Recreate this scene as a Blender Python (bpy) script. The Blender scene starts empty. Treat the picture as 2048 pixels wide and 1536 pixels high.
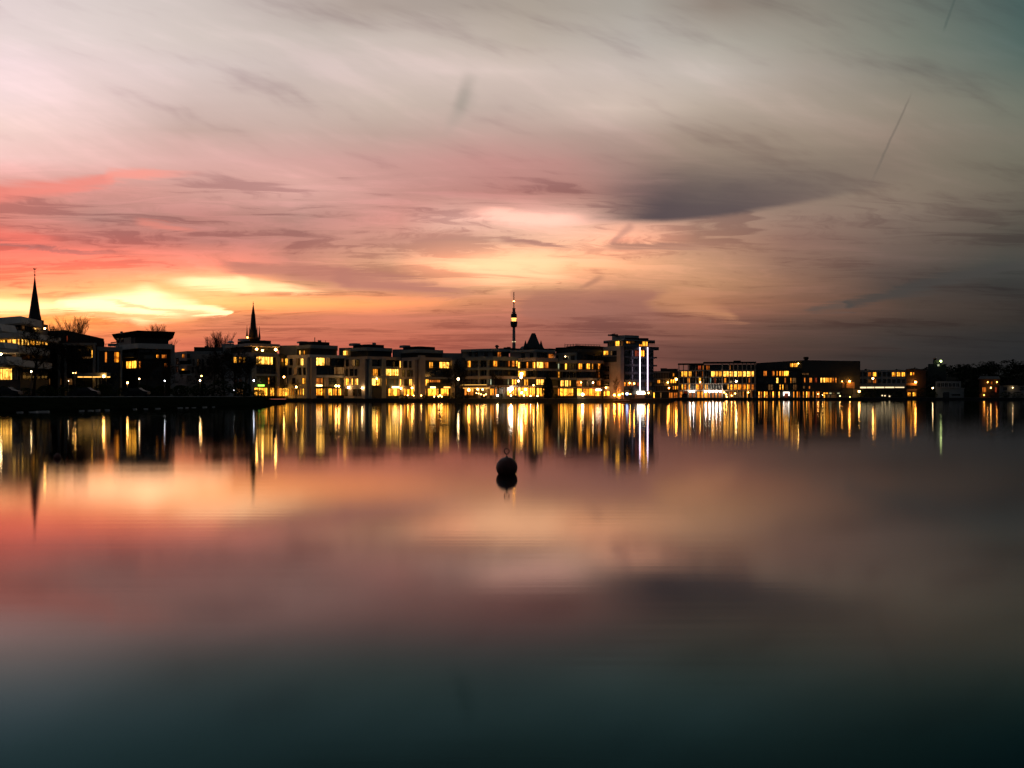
import bpy, bmesh, math, random
from mathutils import Vector, Matrix
R = math.radians
sc = bpy.context.scene
COL = sc.collection

# ------------------------------------------------------------------ camera
FPX, CX, HY, CAMH = 1992.0, 1024.0, 792.0, 1.7      # focal length in photo pixels, horizon row, eye height above the lake
cam_d = bpy.data.cameras.new('camera')
cam = bpy.data.objects.new('camera', cam_d)
COL.objects.link(cam)
cam_d.sensor_width = 36.0
cam_d.lens = 36.0 * FPX / 2048.0
cam_d.shift_y = (HY - 768.0) / 2048.0
cam_d.clip_start = 0.1
cam_d.clip_end = 20000.0
cam.location = (0, 0, CAMH)
cam.rotation_euler = (R(90), 0, 0)
sc.camera = cam

sc.view_settings.view_transform = 'Standard'
sc.view_settings.look = 'None'
sc.view_settings.exposure = 0.0
sc.view_settings.gamma = 1.0
sc.view_settings.use_curve_mapping = False
sc.render.engine = 'CYCLES'
sc.cycles.use_denoising = True
sc.cycles.use_adaptive_sampling = True
sc.cycles.adaptive_threshold = 0.02
sc.cycles.adaptive_min_samples = 10
sc.cycles.max_bounces = 5
sc.cycles.diffuse_bounces = 2
sc.cycles.glossy_bounces = 3
sc.cycles.transmission_bounces = 2
sc.cycles.sample_clamp_indirect = 12.0
sc.cycles.caustics_reflective = False
sc.cycles.caustics_refractive = False

def lin(c):
    c = c / 255.0
    return c / 12.92 if c <= 0.04045 else ((c + 0.055) / 1.055) ** 2.4

def srgb(r, g, b):
    return (lin(r), lin(g), lin(b))

# ------------------------------------------------------------------ world: dusk sky with cloud sheets
world = bpy.data.worlds.new('World')
sc.world = world
world.use_nodes = True
WT = world.node_tree
WT.nodes.clear()

class NT:
    """small helper that writes node maths as function calls"""
    def __init__(self, tree): self.t = tree
    def new(self, kind): return self.t.nodes.new(kind)
    def put(self, sock, v):
        if isinstance(v, bpy.types.NodeSocket): self.t.links.new(v, sock)
        elif isinstance(v, (tuple, list)):
            v = tuple(v)
            if len(sock.default_value) == 4 and len(v) == 3: v = v + (1.0,)
            sock.default_value = v
        else: sock.default_value = v
    def m(self, op, a, b=None, c=None, clamp=False):
        n = self.new('ShaderNodeMath'); n.operation = op; n.use_clamp = clamp
        self.put(n.inputs[0], a)
        if b is not None: self.put(n.inputs[1], b)
        if c is not None: self.put(n.inputs[2], c)
        return n.outputs[0]
    def vm(self, op, a, b=None, scale=None):
        n = self.new('ShaderNodeVectorMath'); n.operation = op
        self.put(n.inputs[0], a)
        if b is not None: self.put(n.inputs[1], b)
        if scale is not None: self.put(n.inputs['Scale'], scale)
        return n.outputs['Value'] if op in ('DOT_PRODUCT', 'LENGTH', 'DISTANCE') else n.outputs['Vector']
    def xyz(self, x, y, z):
        n = self.new('ShaderNodeCombineXYZ')
        self.put(n.inputs[0], x); self.put(n.inputs[1], y); self.put(n.inputs[2], z)
        return n.outputs[0]
    def sep(self, v):
        n = self.new('ShaderNodeSeparateXYZ'); self.put(n.inputs[0], v)
        return n.outputs[0], n.outputs[1], n.outputs[2]
    def ss(self, v, a, b, lo=0.0, hi=1.0, kind='SMOOTHSTEP'):
        n = self.new('ShaderNodeMapRange'); n.interpolation_type = kind; n.clamp = True
        self.put(n.inputs[0], v); self.put(n.inputs[1], a); self.put(n.inputs[2], b)
        self.put(n.inputs[3], lo); self.put(n.inputs[4], hi)
        return n.outputs[0]
    def noise(self, v, scale=1.0, detail=4.0, rough=0.55, dist=0.0, dim='3D', color=False):
        n = self.new('ShaderNodeTexNoise'); n.noise_dimensions = dim
        self.put(n.inputs['Vector'], v); n.inputs['Scale'].default_value = scale
        n.inputs['Detail'].default_value = detail; n.inputs['Roughness'].default_value = rough
        n.inputs['Distortion'].default_value = dist
        return n.outputs['Color'] if color else n.outputs['Fac']
    def mix(self, f, a, b, mode='MIX'):
        n = self.new('ShaderNodeMix'); n.data_type = 'RGBA'; n.blend_type = mode
        n.clamp_factor = True
        self.put(n.inputs[0], f); self.put(n.inputs[6], a); self.put(n.inputs[7], b)
        return n.outputs[2]
    def ramp(self, f, stops, interp='LINEAR'):
        n = self.new('ShaderNodeValToRGB'); cr = n.color_ramp; cr.interpolation = interp
        while len(cr.elements) > 1: cr.elements.remove(cr.elements[-1])
        cr.elements[0].position = stops[0][0]; cr.elements[0].color = (*stops[0][1], 1)
        for p, c in stops[1:]:
            e = cr.elements.new(p); e.color = (*c, 1)
        self.put(n.inputs[0], f)
        return n.outputs[0]

SUN_AZ, SUN_EL = -22.0, 0.3       # the sun has just gone down behind the left-hand church

def build_world():
    w = NT(WT)
    tc = w.new('ShaderNodeTexCoord')
    x, y, z = w.sep(tc.outputs['Generated'])
    az = w.m('ARCTAN2', x, y)
    hor = w.m('SQRT', w.m('ADD', w.m('MULTIPLY', x, x), w.m('ADD', w.m('MULTIPLY', y, y), 1e-6)))
    caz = w.m('MAXIMUM', w.m('COSINE', az), 0.55)
    v = w.m('DIVIDE', w.m('DIVIDE', z, hor), caz)                     # rise over run of the view direction
    azc = w.m('MINIMUM', w.m('MAXIMUM', az, -1.25), 1.25)
    U = w.m('MULTIPLY_ADD', w.m('TANGENT', azc), FPX, CX)
    V = w.m('MULTIPLY_ADD', v, -FPX, HY)
    # high cloud sheet, in its own plane so that the streaks close up toward the horizon
    zz = w.m('ADD', w.m('MAXIMUM', z, 0.0), 0.07)
    qx = w.m('DIVIDE', x, zz); qy = w.m('DIVIDE', y, zz)
    qs = w.xyz(w.m('ADD', w.m('MULTIPLY', qx, 0.34), w.m('MULTIPLY', qy, 0.16)), w.m('MULTIPLY', qy, 0.95), 3.3)
    qf = w.xyz(w.m('ADD', w.m('MULTIPLY', qx, 0.55), w.m('MULTIPLY', qy, -0.35)), w.m('MULTIPLY', qy, 2.6), 7.7)
    wr = w.noise(qs, 0.9, 4.0, 0.55, dim='2D')
    wg = w.noise(w.vm('ADD', qs, (31.7, 12.3, 0)), 0.8, 1.5, 0.5, dim='2D')
    hgt = w.m('MAXIMUM', w.m('SUBTRACT', HY, V), 0.0)
    amp = w.m('MULTIPLY_ADD', hgt, 0.10, 22.0)
    Vw = w.m('ADD', V, w.m('MULTIPLY', w.m('SUBTRACT', wr, 0.5), amp))
    dU = w.m('MULTIPLY', w.m('SUBTRACT', wg, 0.5), 150.0)
    Uw = w.m('ADD', U, dU)
    azw = w.m('ADD', az, w.m('DIVIDE', dU, FPX))
    f = w.m('MULTIPLY_ADD', w.m('TANH', w.m('MULTIPLY', azw, 1.5)), 0.5, 0.5)
    fpos = lambda a: 0.5 + 0.5 * math.tanh(1.5 * a)
    colx = lambda px: math.atan((px - CX) / FPX)
    rows = [
      (-500, {0:(150,150,158), 1024:(110,116,122), 2048:(48,64,70)}),
      (0,   {0:(222,211,211), 200:(215,207,204), 400:(202,195,190), 512:(192,184,179), 700:(171,161,153), 850:(168,160,152), 1024:(168,161,150), 1250:(166,164,156), 1400:(141,133,123), 1600:(135,134,124), 1800:(108,118,110), 2048:(68,92,90)}),
      (70,  {0:(226,214,213), 200:(220,210,207), 400:(207,199,193), 600:(194,187,180), 800:(198,189,181), 1024:(184,176,165), 1250:(180,177,170), 1400:(172,170,160), 1600:(148,147,136), 1800:(115,124,114), 2048:(74,97,93)}),
      (130, {0:(232,218,217), 200:(225,212,208), 400:(212,203,197), 600:(198,190,182), 800:(206,196,187), 1024:(207,197,186), 1250:(194,188,178), 1400:(190,187,176), 1600:(160,156,144), 1800:(125,130,118), 2048:(86,104,97)}),
      (200, {0:(240,222,219), 200:(228,210,204), 400:(206,191,183), 600:(199,186,176), 800:(196,185,172), 1024:(190,177,166), 1250:(205,193,179), 1400:(185,176,161), 1600:(164,156,141), 1800:(140,136,121), 2048:(110,116,104)}),
      (260, {0:(248,224,214), 200:(232,208,199), 400:(202,179,168), 600:(205,183,172), 800:(193,172,160), 1024:(198,172,161), 1250:(172,155,143), 1400:(165,151,136), 1600:(158,147,131), 1800:(138,129,114), 2048:(118,115,102)}),
      (320, {0:(246,214,206), 200:(236,200,190), 400:(226,186,177), 600:(216,176,167), 800:(207,166,157), 1024:(200,153,145), 1150:(192,150,141), 1250:(165,138,128), 1400:(152,136,121), 1600:(148,136,120), 1800:(130,121,106), 2048:(115,111,97)}),
      (380, {0:(236,152,138), 200:(222,155,144), 400:(220,165,154), 600:(233,178,167), 800:(208,152,142), 1024:(194,134,125), 1150:(184,132,122), 1250:(162,124,115), 1400:(150,126,113), 1600:(144,124,110), 1750:(142,125,110), 2048:(106,100,88)}),
      (430, {0:(228,142,128), 200:(197,143,133), 400:(198,138,128), 600:(192,143,132), 800:(222,154,141), 900:(246,192,174), 1024:(248,201,180), 1150:(243,192,171), 1250:(215,168,148), 1400:(175,140,122), 1600:(152,125,111), 1800:(130,113,101), 2048:(92,86,77)}),
      (480, {0:(247,132,114), 200:(226,131,118), 400:(204,134,123), 600:(200,138,125), 800:(228,167,145), 1024:(242,188,158), 1150:(250,205,169), 1250:(246,196,160), 1400:(192,146,121), 1600:(146,112,99), 1800:(120,101,91), 2048:(82,77,70)}),
      (530, {0:(250,136,112), 200:(250,146,118), 400:(243,151,123), 600:(208,138,118), 800:(226,165,130), 900:(250,204,157), 1024:(255,219,168), 1200:(245,195,145), 1400:(215,160,123), 1600:(150,114,96), 1800:(105,87,79), 2048:(68,69,65)}),
      (570, {0:(250,160,113), 150:(252,176,122), 300:(252,198,134), 450:(253,206,142), 600:(230,164,120), 800:(206,140,111), 1024:(236,172,126), 1200:(196,139,107), 1400:(206,150,112), 1600:(150,111,91), 1800:(90,77,71), 2048:(61,60,58)}),
      (605, {0:(255,222,146), 150:(254,216,140), 270:(254,212,136), 400:(253,200,126), 550:(252,186,110), 700:(246,170,104), 900:(221,146,104), 1024:(202,131,100), 1200:(162,110,91), 1400:(188,129,97), 1600:(138,99,81), 1800:(87,73,65), 2048:(60,56,53)}),
      (640, {0:(253,190,102), 150:(253,186,98), 300:(246,165,98), 450:(227,141,98), 600:(216,130,97), 800:(206,125,97), 1024:(180,110,91), 1200:(150,99,87), 1400:(160,105,87), 1600:(110,82,71), 1800:(77,65,59), 2048:(54,51,48)}),
      (690, {0:(240,140,93), 200:(236,130,93), 400:(221,120,91), 600:(206,112,89), 800:(196,105,84), 1024:(165,97,81), 1200:(140,88,77), 1400:(115,78,69), 1600:(85,66,59), 1800:(62,57,55), 2048:(46,47,48)}),
      (770, {0:(228,118,84), 600:(190,95,77), 1024:(150,84,71), 1400:(98,67,60), 1800:(54,50,48), 2048:(41,42,43)}),
    ]
    def stops(d, py):
        out = []
        first = d[0]; last = d[2048]
        rear = (51, 55, 60)
        def mixc(a, b, t): return tuple(a[i] * (1 - t) + b[i] * t for i in range(3))
        lst = [(-3.1, rear), (-2.0, mixc(first, rear, .93)), (-1.45, mixc(first, rear, .74)), (-0.95, mixc(first, rear, .36)), (-0.66, mixc(first, rear, .07))]
        lst += [(colx(px), c) for px, c in sorted(d.items())]
        lst += [(0.75, mixc(last, rear, .45)), (1.1, mixc(last, rear, .8)), (1.6, mixc(last, rear, .95)), (3.1, rear)]
        for a, c in lst:
            l = srgb(*c)
            if py < 340 and a < 0.45 and a > -0.9: l = (l[0] * 1.07, l[1] * (1.0 if py < 100 else .975), l[2] * 0.985)
            if 250 <= py <= 500 and -0.9 < a < 0.08: l = tuple(q * 0.92 for q in l)
            if py >= 570 and 0.17 < a < 0.6: l = tuple(q * 0.88 for q in l)
            t = max(0.0, (l[0] - 0.84) / 0.16) * min(1.0, max(0.0, (py - 300) / 160.0))   # the film clips the red of the afterglow
            out.append((fpos(a), (l[0] * (1 + 0.75 * t), l[1] * (1 + 0.10 * t * t), l[2])))
        return out
    col = None
    for i, (py, d) in enumerate(rows):
        c = w.ramp(f, stops(d, py))
        if col is None: col = c
        else:
            t = w.ss(Vw, rows[i - 1][0], py, kind='LINEAR')
            col = w.mix(t, col, c)
    # fine streaks of thinner and thicker cloud
    streak = w.noise(qf, 1.0, 4.0, 0.6, dim='2D')
    sl = w.m('ADD', w.m('MULTIPLY', v, 46.0), w.m('ADD', w.m('MULTIPLY', azw, 4.8), w.m('MULTIPLY', wr, 6.5)))
    fine = w.noise(w.xyz(w.m('MULTIPLY', azw, 5.0), sl, 0.0), 1.0, 6.0, 0.66, dim='2D')
    wisp = w.noise(w.xyz(w.m('ADD', w.m('MULTIPLY', Uw, 0.0019), w.m('MULTIPLY', Vw, 0.0009)), w.m('ADD', w.m('MULTIPLY', Vw, 0.0105), w.m('MULTIPLY', Uw, -0.0042)), 0.0), 1.0, 4.0, 0.58, dim='2D')
    midband = w.m('MULTIPLY', w.m('MULTIPLY', w.ss(V, 300, 440), w.ss(V, 770, 610)), w.ss(az, 0.02, 0.4, 1.0, 0.4))
    k1 = w.m('MULTIPLY', w.m('SUBTRACT', streak, 0.5), w.m('MULTIPLY_ADD', midband, 0.75, 0.22))
    k2 = w.m('MULTIPLY', w.m('SUBTRACT', fine, 0.5), w.m('MULTIPLY_ADD', midband, 1.8, 0.15))
    k3 = w.m('MULTIPLY', w.m('SUBTRACT', wisp, 0.5), w.ss(V, 330, 480, 0.72, 0.22))
    kk = w.m('ADD', w.m('ADD', k1, k2), k3)
    col = w.mix(w.m('MULTIPLY', w.ss(kk, 0.0, 0.25), 0.8), col, w.mix(1.0, col, (0.66, 0.60, 0.64, 1), 'MULTIPLY'))
    col = w.mix(w.m('MULTIPLY', w.ss(kk, 0.0, -0.26), 0.6), col, w.mix(1.0, col, (1.24, 1.18, 1.22, 1), 'MULTIPLY'))
    # single cloud features, placed by their direction
    sr = streak; sg = fine
    Uf = w.m('ADD', U, w.m('MULTIPLY', w.m('SUBTRACT', wr, 0.5), 160.0))
    Vf = w.m('ADD', V, w.m('ADD', w.m('MULTIPLY', w.m('SUBTRACT', fine, 0.5), 46.0), w.m('MULTIPLY', w.m('SUBTRACT', streak, 0.5), 24.0)))
    pf = w.xyz(Uf, Vf, 0.0)
    pu = w.xyz(w.m('ADD', U, w.m('MULTIPLY', w.m('SUBTRACT', sr, 0.5), 8.0)), w.m('ADD', V, w.m('MULTIPLY', w.m('SUBTRACT', sg, 0.5), 8.0)), 0.0)
    pm = w.xyz(w.m('ADD', U, w.m('MULTIPLY', w.m('SUBTRACT', wr, 0.5), 80.0)), w.m('ADD', V, w.m('MULTIPLY', w.m('SUBTRACT', fine, 0.5), 34.0)), 0.0)
    def seg(p, a, b, w0, w1, soft, fade0=0.0, fade1=0.0):
        ax, ay = a; bx, by = b
        dx, dy = bx - ax, by - ay
        L2 = dx * dx + dy * dy
        rel = w.vm('SUBTRACT', p, (ax, ay, 0))
        tr = w.m('DIVIDE', w.vm('DOT_PRODUCT', rel, (dx, dy, 0)), L2)
        t = w.m('MINIMUM', w.m('MAXIMUM', tr, 0.0), 1.0)
        near = w.vm('SCALE', (dx, dy, 0), scale=t)
        dist = w.vm('DISTANCE', rel, near)
        wd = w.m('MULTIPLY_ADD', t, w1 - w0, w0)
        mk = w.ss(w.m('DIVIDE', dist, wd), 1.0 - soft, 1.0 + soft, 1.0, 0.0)
        if fade0: mk = w.m('MULTIPLY', mk, w.ss(t, 0.0, fade0))
        if fade1: mk = w.m('MULTIPLY', mk, w.ss(t, 1.0, 1.0 - fade1))
        return mk
    def feat(col, mk, c, k, boost=1.0):
        l = srgb(*c) if max(c) > 5 else c
        return w.mix(w.m('MULTIPLY', mk, k), col, (l[0] * boost, l[1] * (1 + (boost - 1) * .12), l[2], 1))
    # long dark cloud with a crisp lower edge
    edge = w.m('ADD', 446.0, w.m('MULTIPLY', w.m('POWER', w.m('MAXIMUM', w.m('DIVIDE', w.m('SUBTRACT', U, 1330.0), 420.0), 0.0), 1.35), -66.0))
    edge = w.m('ADD', edge, w.m('MULTIPLY', w.m('SUBTRACT', sg, 0.5), 8.0))
    below = w.ss(V, w.m('SUBTRACT', edge, 12.0), w.m('ADD', edge, 4.0), 1.0, 0.0)
    up = w.m('SUBTRACT', edge, Vf)
    above = w.ss(up, w.ss(Uf, 1200, 1550, 60.0, 14.0), w.ss(Uf, 1200, 1750, 165.0, 110.0), 1.0, 0.0)
    leftf = w.ss(w.m('ADD', Uf, w.m('MULTIPLY', up, -0.9)), 1080, 1290)
    rightf = w.ss(Uf, 1430, 1850, 1.0, 0.0)
    dark = w.m('MULTIPLY', w.m('MULTIPLY', below, above), w.m('MULTIPLY', leftf, rightf))
    col = feat(col, dark, (92, 79, 81), 1.0)
    # soft olive-grey shelf above it
    col = feat(col, seg(pf, (1420, 318), (1660, 345), 90, 50, 0.95), (134, 122, 106), 0.25)
    # coral ribbons on the left
    col = feat(col, seg(pf, (-700, 420), (-20, 395), 26, 21, 0.75), (248, 144, 128), 0.6)
    col = feat(col, seg(pf, (-20, 394), (225, 361), 17, 7, 0.95), (250, 140, 125), 0.7)
    col = feat(col, seg(pf, (225, 352), (430, 346), 12, 7, 0.7, 0.0, 0.7), (252, 160, 145), 0.85)
    col = feat(col, seg(pf, (240, 445), (400, 463), 6, 4, 0.8, 0.2, 0.4), (244, 142, 124), 0.5)
    col = feat(col, seg(pf, (-60, 470), (120, 486), 16, 5, 0.8, 0, 0.4), (246, 126, 110), 0.6, 1.1)
    col = feat(col, seg(pf, (-30, 492), (300, 512), 4, 3, 0.8, 0, 0.5), (165, 108, 104), 0.6)
    # bright openings low over the roofs
    col = feat(col, seg(pm, (120, 612), (290, 609), 9, 27, 0.85), (2.9, 1.45, 0.74), 0.9)
    col = feat(col, seg(pm, (290, 609), (460, 626), 27, 4, 0.8), (2.7, 1.35, 0.68), 0.9)
    col = feat(col, seg(pm, (-260, 606), (120, 616), 17, 11, 0.7), (2.4, 1.2, 0.54), 0.9)
    col = feat(col, seg(pm, (310, 560), (480, 568), 6, 14, 0.85, 0.5, 0.0), (2.2, 1.15, 0.58), 0.85)
    col = feat(col, seg(pm, (480, 569), (660, 588), 14, 4, 0.85, 0.0, 0.6), (1.9, 1.02, 0.50), 0.8)
    col = feat(col, seg(pm, (60, 622), (420, 640), 3, 4, 0.8, 0.2, 0.2), (248, 184, 112), 0.7)
    col = feat(col, seg(pf, (880, 425), (1180, 438), 12, 9, 0.8, 0.3, 0.3), (253, 214, 195), 0.8, 1.4)
    col = feat(col, seg(pf, (900, 540), (1150, 528), 20, 26, 0.9, 0.3, 0.3), (255, 224, 175), 0.6, 1.5)
    # mauve bars crossing the glow
    col = feat(col, seg(pf, (420, 524), (680, 553), 9, 17, 0.7, 0.25, 0.0), (196, 128, 112), 0.8)
    col = feat(col, seg(pf, (680, 555), (960, 590), 17, 5, 0.7, 0.0, 0.4), (190, 126, 110), 0.85)
    col = feat(col, seg(pf, (640, 488), (980, 470), 6, 12, 0.85, 0.3, 0.3), (196, 138, 122), 0.6)
    col = feat(col, seg(pf, (980, 478), (1160, 499), 6, 3, 0.7, 0.2, 0.3), (178, 126, 114), 0.8)
    col = feat(col, seg(pf, (1190, 497), (1520, 494), 7, 2, 0.8, 0.15, 0.6), (170, 124, 108), 0.75)
    col = feat(col, seg(pf, (170, 600), (450, 640), 3, 6, 0.8, 0.3, 0.2), (240, 150, 92), 0.5)
    col = feat(col, seg(pu, (1030, 588), (1300, 592), 9, 11, 0.5), (176, 118, 98), 0.55)
    col = feat(col, seg(pf, (1080, 612), (1300, 612), 26, 28, 0.6), (164, 110, 96), 0.6)
    col = feat(col, seg(pf, (1340, 596), (1460, 628), 22, 12, 0.9), (214, 150, 108), 0.5)
    col = feat(col, seg(pf, (1610, 616), (1700, 606), 5, 8, 0.8, 0.3, 0.0), (92, 80, 74), 0.7)
    col = feat(col, seg(pf, (1700, 606), (2080, 520), 8, 15, 0.7, 0.0, 0.0), (70, 68, 66), 0.7)
    col = feat(col, seg(pf, (2080, 520), (2500, 470), 15, 26, 0.8), (52, 54, 54), 0.6)
    # old and new vapour trails
    col = feat(col, seg(pu, (1733, 388), (1827, 176), 2.8, 1.6, 0.8, 0.4, 0.2), (108, 100, 92), 0.5)
    col = feat(col, seg(pu, (1884, 68), (1925, -40), 2.6, 2.2, 0.6, 0.2, 0.0), (72, 86, 82), 0.4)
    col = feat(col, seg(pu, (880, 285), (935, 195), 6, 16, 0.95, 0.7, 0.0), (164, 154, 144), 0.32)
    col = feat(col, seg(pu, (912, 236), (950, 120), 9, 14, 0.95, 0.3, 0.6), (152, 145, 135), 0.42)
    col = feat(col, seg(pu, (1214, 494), (1270, 445), 4, 8, 0.9, 0.4, 0.2), (186, 136, 122), 0.6)
    col = feat(col, seg(pu, (1150, 580), (1215, 549), 3, 6, 0.9, 0.4, 0.4), (168, 118, 98), 0.6)
    # below the horizon line only land and water are met; keep it dull
    col = w.mix(w.ss(z, -0.005, -0.06), col, (0.012, 0.013, 0.014, 1))
    sky = w.new('ShaderNodeTexSky'); sky.sky_type = 'NISHITA'; sky.sun_disc = False
    sky.sun_elevation = R(SUN_EL); sky.sun_rotation = R(SUN_AZ)
    sky.air_density = 1.2; sky.dust_density = 1.5
    bg1 = w.new('ShaderNodeBackground'); w.put(bg1.inputs[0], col); bg1.inputs[1].default_value = 1.0
    bg2 = w.new('ShaderNodeBackground'); w.put(bg2.inputs[0], sky.outputs[0]); bg2.inputs[1].default_value = 0.001
    ad = w.new('ShaderNodeAddShader')
    WT.links.new(bg1.outputs[0], ad.inputs[0]); WT.links.new(bg2.outputs[0], ad.inputs[1])
    out = w.new('ShaderNodeOutputWorld')
    WT.links.new(ad.outputs[0], out.inputs[0])
    world.cycles.sampling_method = 'NONE'
build_world()


# ------------------------------------------------------------------ materials
MATS = {}
def pbr(name, col, rough=0.7, var=0.12, scale=0.6, metal=0.0, spec=0.4, emit=None):
    m = bpy.data.materials.new(name); m.use_nodes = True
    n = NT(m.node_tree)
    b = m.node_tree.nodes['Principled BSDF']
    tc = n.new('ShaderNodeTexCoord')
    nz = n.noise(tc.outputs['Object'], scale, 5.0, 0.6)
    lo = tuple(c * (1 - var) for c in col); hi = tuple(min(1, c * (1 + var)) for c in col)
    n.put(b.inputs['Base Color'], n.mix(n.ss(nz, 0.3, 0.7), lo + (1,), hi + (1,)))
    n.put(b.inputs['Roughness'], n.ss(nz, 0.3, 0.7, rough * 0.9, min(1, rough * 1.1)))
    b.inputs['Metallic'].default_value = metal
    b.inputs['Specular IOR Level'].default_value = spec
    MATS[name] = m
    return m

def glow(name, col, strength, vary=0.0, curtain=0.0):
    """a lit pane or lamp: warm light broken up by curtains, furniture and people's things behind the glass"""
    m = bpy.data.materials.new(name); m.use_nodes = True
    n = NT(m.node_tree)
    b = m.node_tree.nodes['Principled BSDF']
    b.inputs['Base Color'].default_value = (0.02, 0.02, 0.02, 1)
    b.inputs['Roughness'].default_value = 0.25
    c = tuple(col) + (1,)
    if curtain > 0:
        tc = n.new('ShaderNodeTexCoord'); oi = n.new('ShaderNodeObjectInfo')
        rnd = n.m('MULTIPLY', oi.outputs['Random'], 60.0)
        px, py, pz = n.sep(tc.outputs['Object'])
        fold = n.noise(n.xyz(n.m('ADD', px, rnd), rnd, 0.0), 1.7, 2.0, 0.6, dim='2D')
        thing = n.noise(n.xyz(n.m('ADD', px, rnd), n.m('ADD', pz, rnd), 0.0), 1.1, 2.0, 0.5, dim='2D')
        k = n.ss(fold, 0.35, 0.62, 1.0 - curtain, 1.12)
        k = n.m('MULTIPLY', k, n.ss(n.m('ADD', thing, n.m('MULTIPLY', pz, 0.10)), 0.36, 0.46, 1.0 - curtain * 0.8, 1.0))
        k = n.m('MULTIPLY', k, n.ss(oi.outputs['Random'], 0.0, 1.0, 1.0 - vary, 1.0 + vary, 'LINEAR'))
        st = n.m('MULTIPLY', k, strength)
        warm = n.mix(n.ss(k, 0.2, 1.0), (c[0], c[1] * 0.72, c[2] * 0.45, 1), c)
        r2 = n.m('FRACT', n.m('MULTIPLY', oi.outputs['Random'], 7.31))
        warm = n.mix(n.ss(r2, 0.45, 1.0, 0.0, 0.55), warm, (c[0], c[1] * 0.66, c[2] * 0.4, 1))
        n.put(b.inputs['Emission Color'], warm); n.put(b.inputs['Emission Strength'], st)
    else:
        b.inputs['Emission Color'].default_value = c
        b.inputs['Emission Strength'].default_value = strength
    MATS[name] = m
    return m

pbr('white_render', (0.60, 0.58, 0.55), 0.8)
pbr('grey_render', (0.30, 0.30, 0.30), 0.8)
pbr('cool_render', (0.24, 0.27, 0.28), 0.8)
pbr('beige_render', (0.46, 0.38, 0.33), 0.85)
pbr('dark_cladding', (0.035, 0.04, 0.042), 0.6)
pbr('anthracite', (0.05, 0.055, 0.06), 0.5)
pbr('dark_brick', (0.06, 0.04, 0.033), 0.9, 0.3, 3.0)
pbr('concrete', (0.26, 0.25, 0.24), 0.85)
pbr('roof_felt', (0.03, 0.032, 0.034), 0.9, spec=0.0)
pbr('slate', (0.025, 0.027, 0.03), 0.75, 0.3, 2.0)
pbr('dark_metal', (0.04, 0.04, 0.042), 0.45, metal=0.6)
pbr('pale_metal', (0.35, 0.36, 0.37), 0.4, metal=0.7)
pbr('wood', (0.12, 0.075, 0.045), 0.8)
pbr('bark', (0.04, 0.032, 0.026), 0.95, 0.3, 4.0, spec=0.0)
pbr('evergreen', (0.025, 0.04, 0.018), 0.85, 0.4, 2.0, spec=0.0)
pbr('wood_mass', (0.022, 0.026, 0.018), 0.95, 0.4, 0.2, spec=0.0)
pbr('grass', (0.008, 0.011, 0.006), 0.95, 0.35, 0.5, spec=0.0)
pbr('paving', (0.16, 0.155, 0.15), 0.9, spec=0.0)
pbr('quay_concrete', (0.05, 0.05, 0.048), 0.9, spec=0.0)
pbr('pale_stone', (0.42, 0.41, 0.40), 0.85, 0.2, 2.0)
pbr('earth', (0.035, 0.035, 0.028), 0.95, 0.3, 0.05, spec=0.0)
pbr('glass_dark', (0.012, 0.016, 0.018), 0.12, 0.3, 0.4, spec=0.5)
pbr('glass_rail', (0.06, 0.08, 0.085), 0.15, 0.1, 0.4, spec=0.5)
pbr('frame_dark', (0.03, 0.03, 0.032), 0.5)
pbr('frame_pale', (0.35, 0.34, 0.33), 0.6)
pbr('buoy_paint', (0.10, 0.025, 0.02), 0.55, 0.3, 6.0)
pbr('rubber', (0.012, 0.012, 0.013), 0.6)
pbr('car_paint', (0.015, 0.017, 0.02), 0.55, spec=0.3)
pbr('awning', (0.40, 0.24, 0.13), 0.9)
pbr('curtain', (0.30, 0.27, 0.22), 0.9)

glow('lit_cream', (1.0, 0.52, 0.085), 3.4, 0.4, 0.7)      # bright living rooms and offices
glow('lit_yellow', (1.0, 0.44, 0.04), 2.8, 0.45, 0.75)
glow('lit_gold', (1.0, 0.35, 0.025), 2.3, 0.45, 0.7)
glow('lit_orange', (1.0, 0.28, 0.03), 0.9, 0.4, 0.7)
glow('lit_red', (1.0, 0.15, 0.04), 0.30, 0.3, 0.6)
glow('lit_dim', (1.0, 0.50, 0.16), 0.13, 0.5, 0.6)
glow('lit_pale', (0.80, 0.92, 0.60), 0.75, 0.3, 0.5)
glow('lit_teal', (0.45, 0.95, 0.85), 0.6, 0.2, 0.3)
glow('lit_shop', (1.0, 0.45, 0.045), 4.0, 0.35, 0.8)
glow('lit_shop_gold', (1.0, 0.39, 0.03), 3.8, 0.35, 0.8)
glow('lamp_warm', (1.0, 0.46, 0.10), 50.0)
glow('lamp_white', (1.0, 0.64, 0.28), 38.0)
glow('lamp_cool', (0.90, 0.93, 1.0), 16.0)
glow('lamp_orange', (1.0, 0.36, 0.05), 60.0)
glow('lamp_uplight', (1.0, 0.26, 0.025), 170.0)
glow('lamp_green', (0.80, 1.0, 0.35), 9.0)
glow('lamp_blue', (0.40, 0.52, 1.0), 6.0)
glow('flood_white', (1.0, 0.82, 0.64), 50.0)
glow('neon', (1.0, 0.74, 1.0), 3.4)
glow('sign_green', (0.35, 1.0, 0.08), 3.2)
glow('sign_warm', (1.0, 0.62, 0.22), 8.0)
glow('sign_white', (1.0, 0.86, 0.68), 5.0)
glow('entrance_white', (1.0, 0.86, 0.66), 9.0)
glow('strip_warm', (1.0, 0.50, 0.10), 2.4)
glow('strip_pale', (1.0, 0.74, 0.40), 1.5)

# ------------------------------------------------------------------ building blocks
def P(px, D): return ((px - CX) / FPX * D, D)
def Z(py, D): return CAMH + (HY - py) / FPX * D

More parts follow.
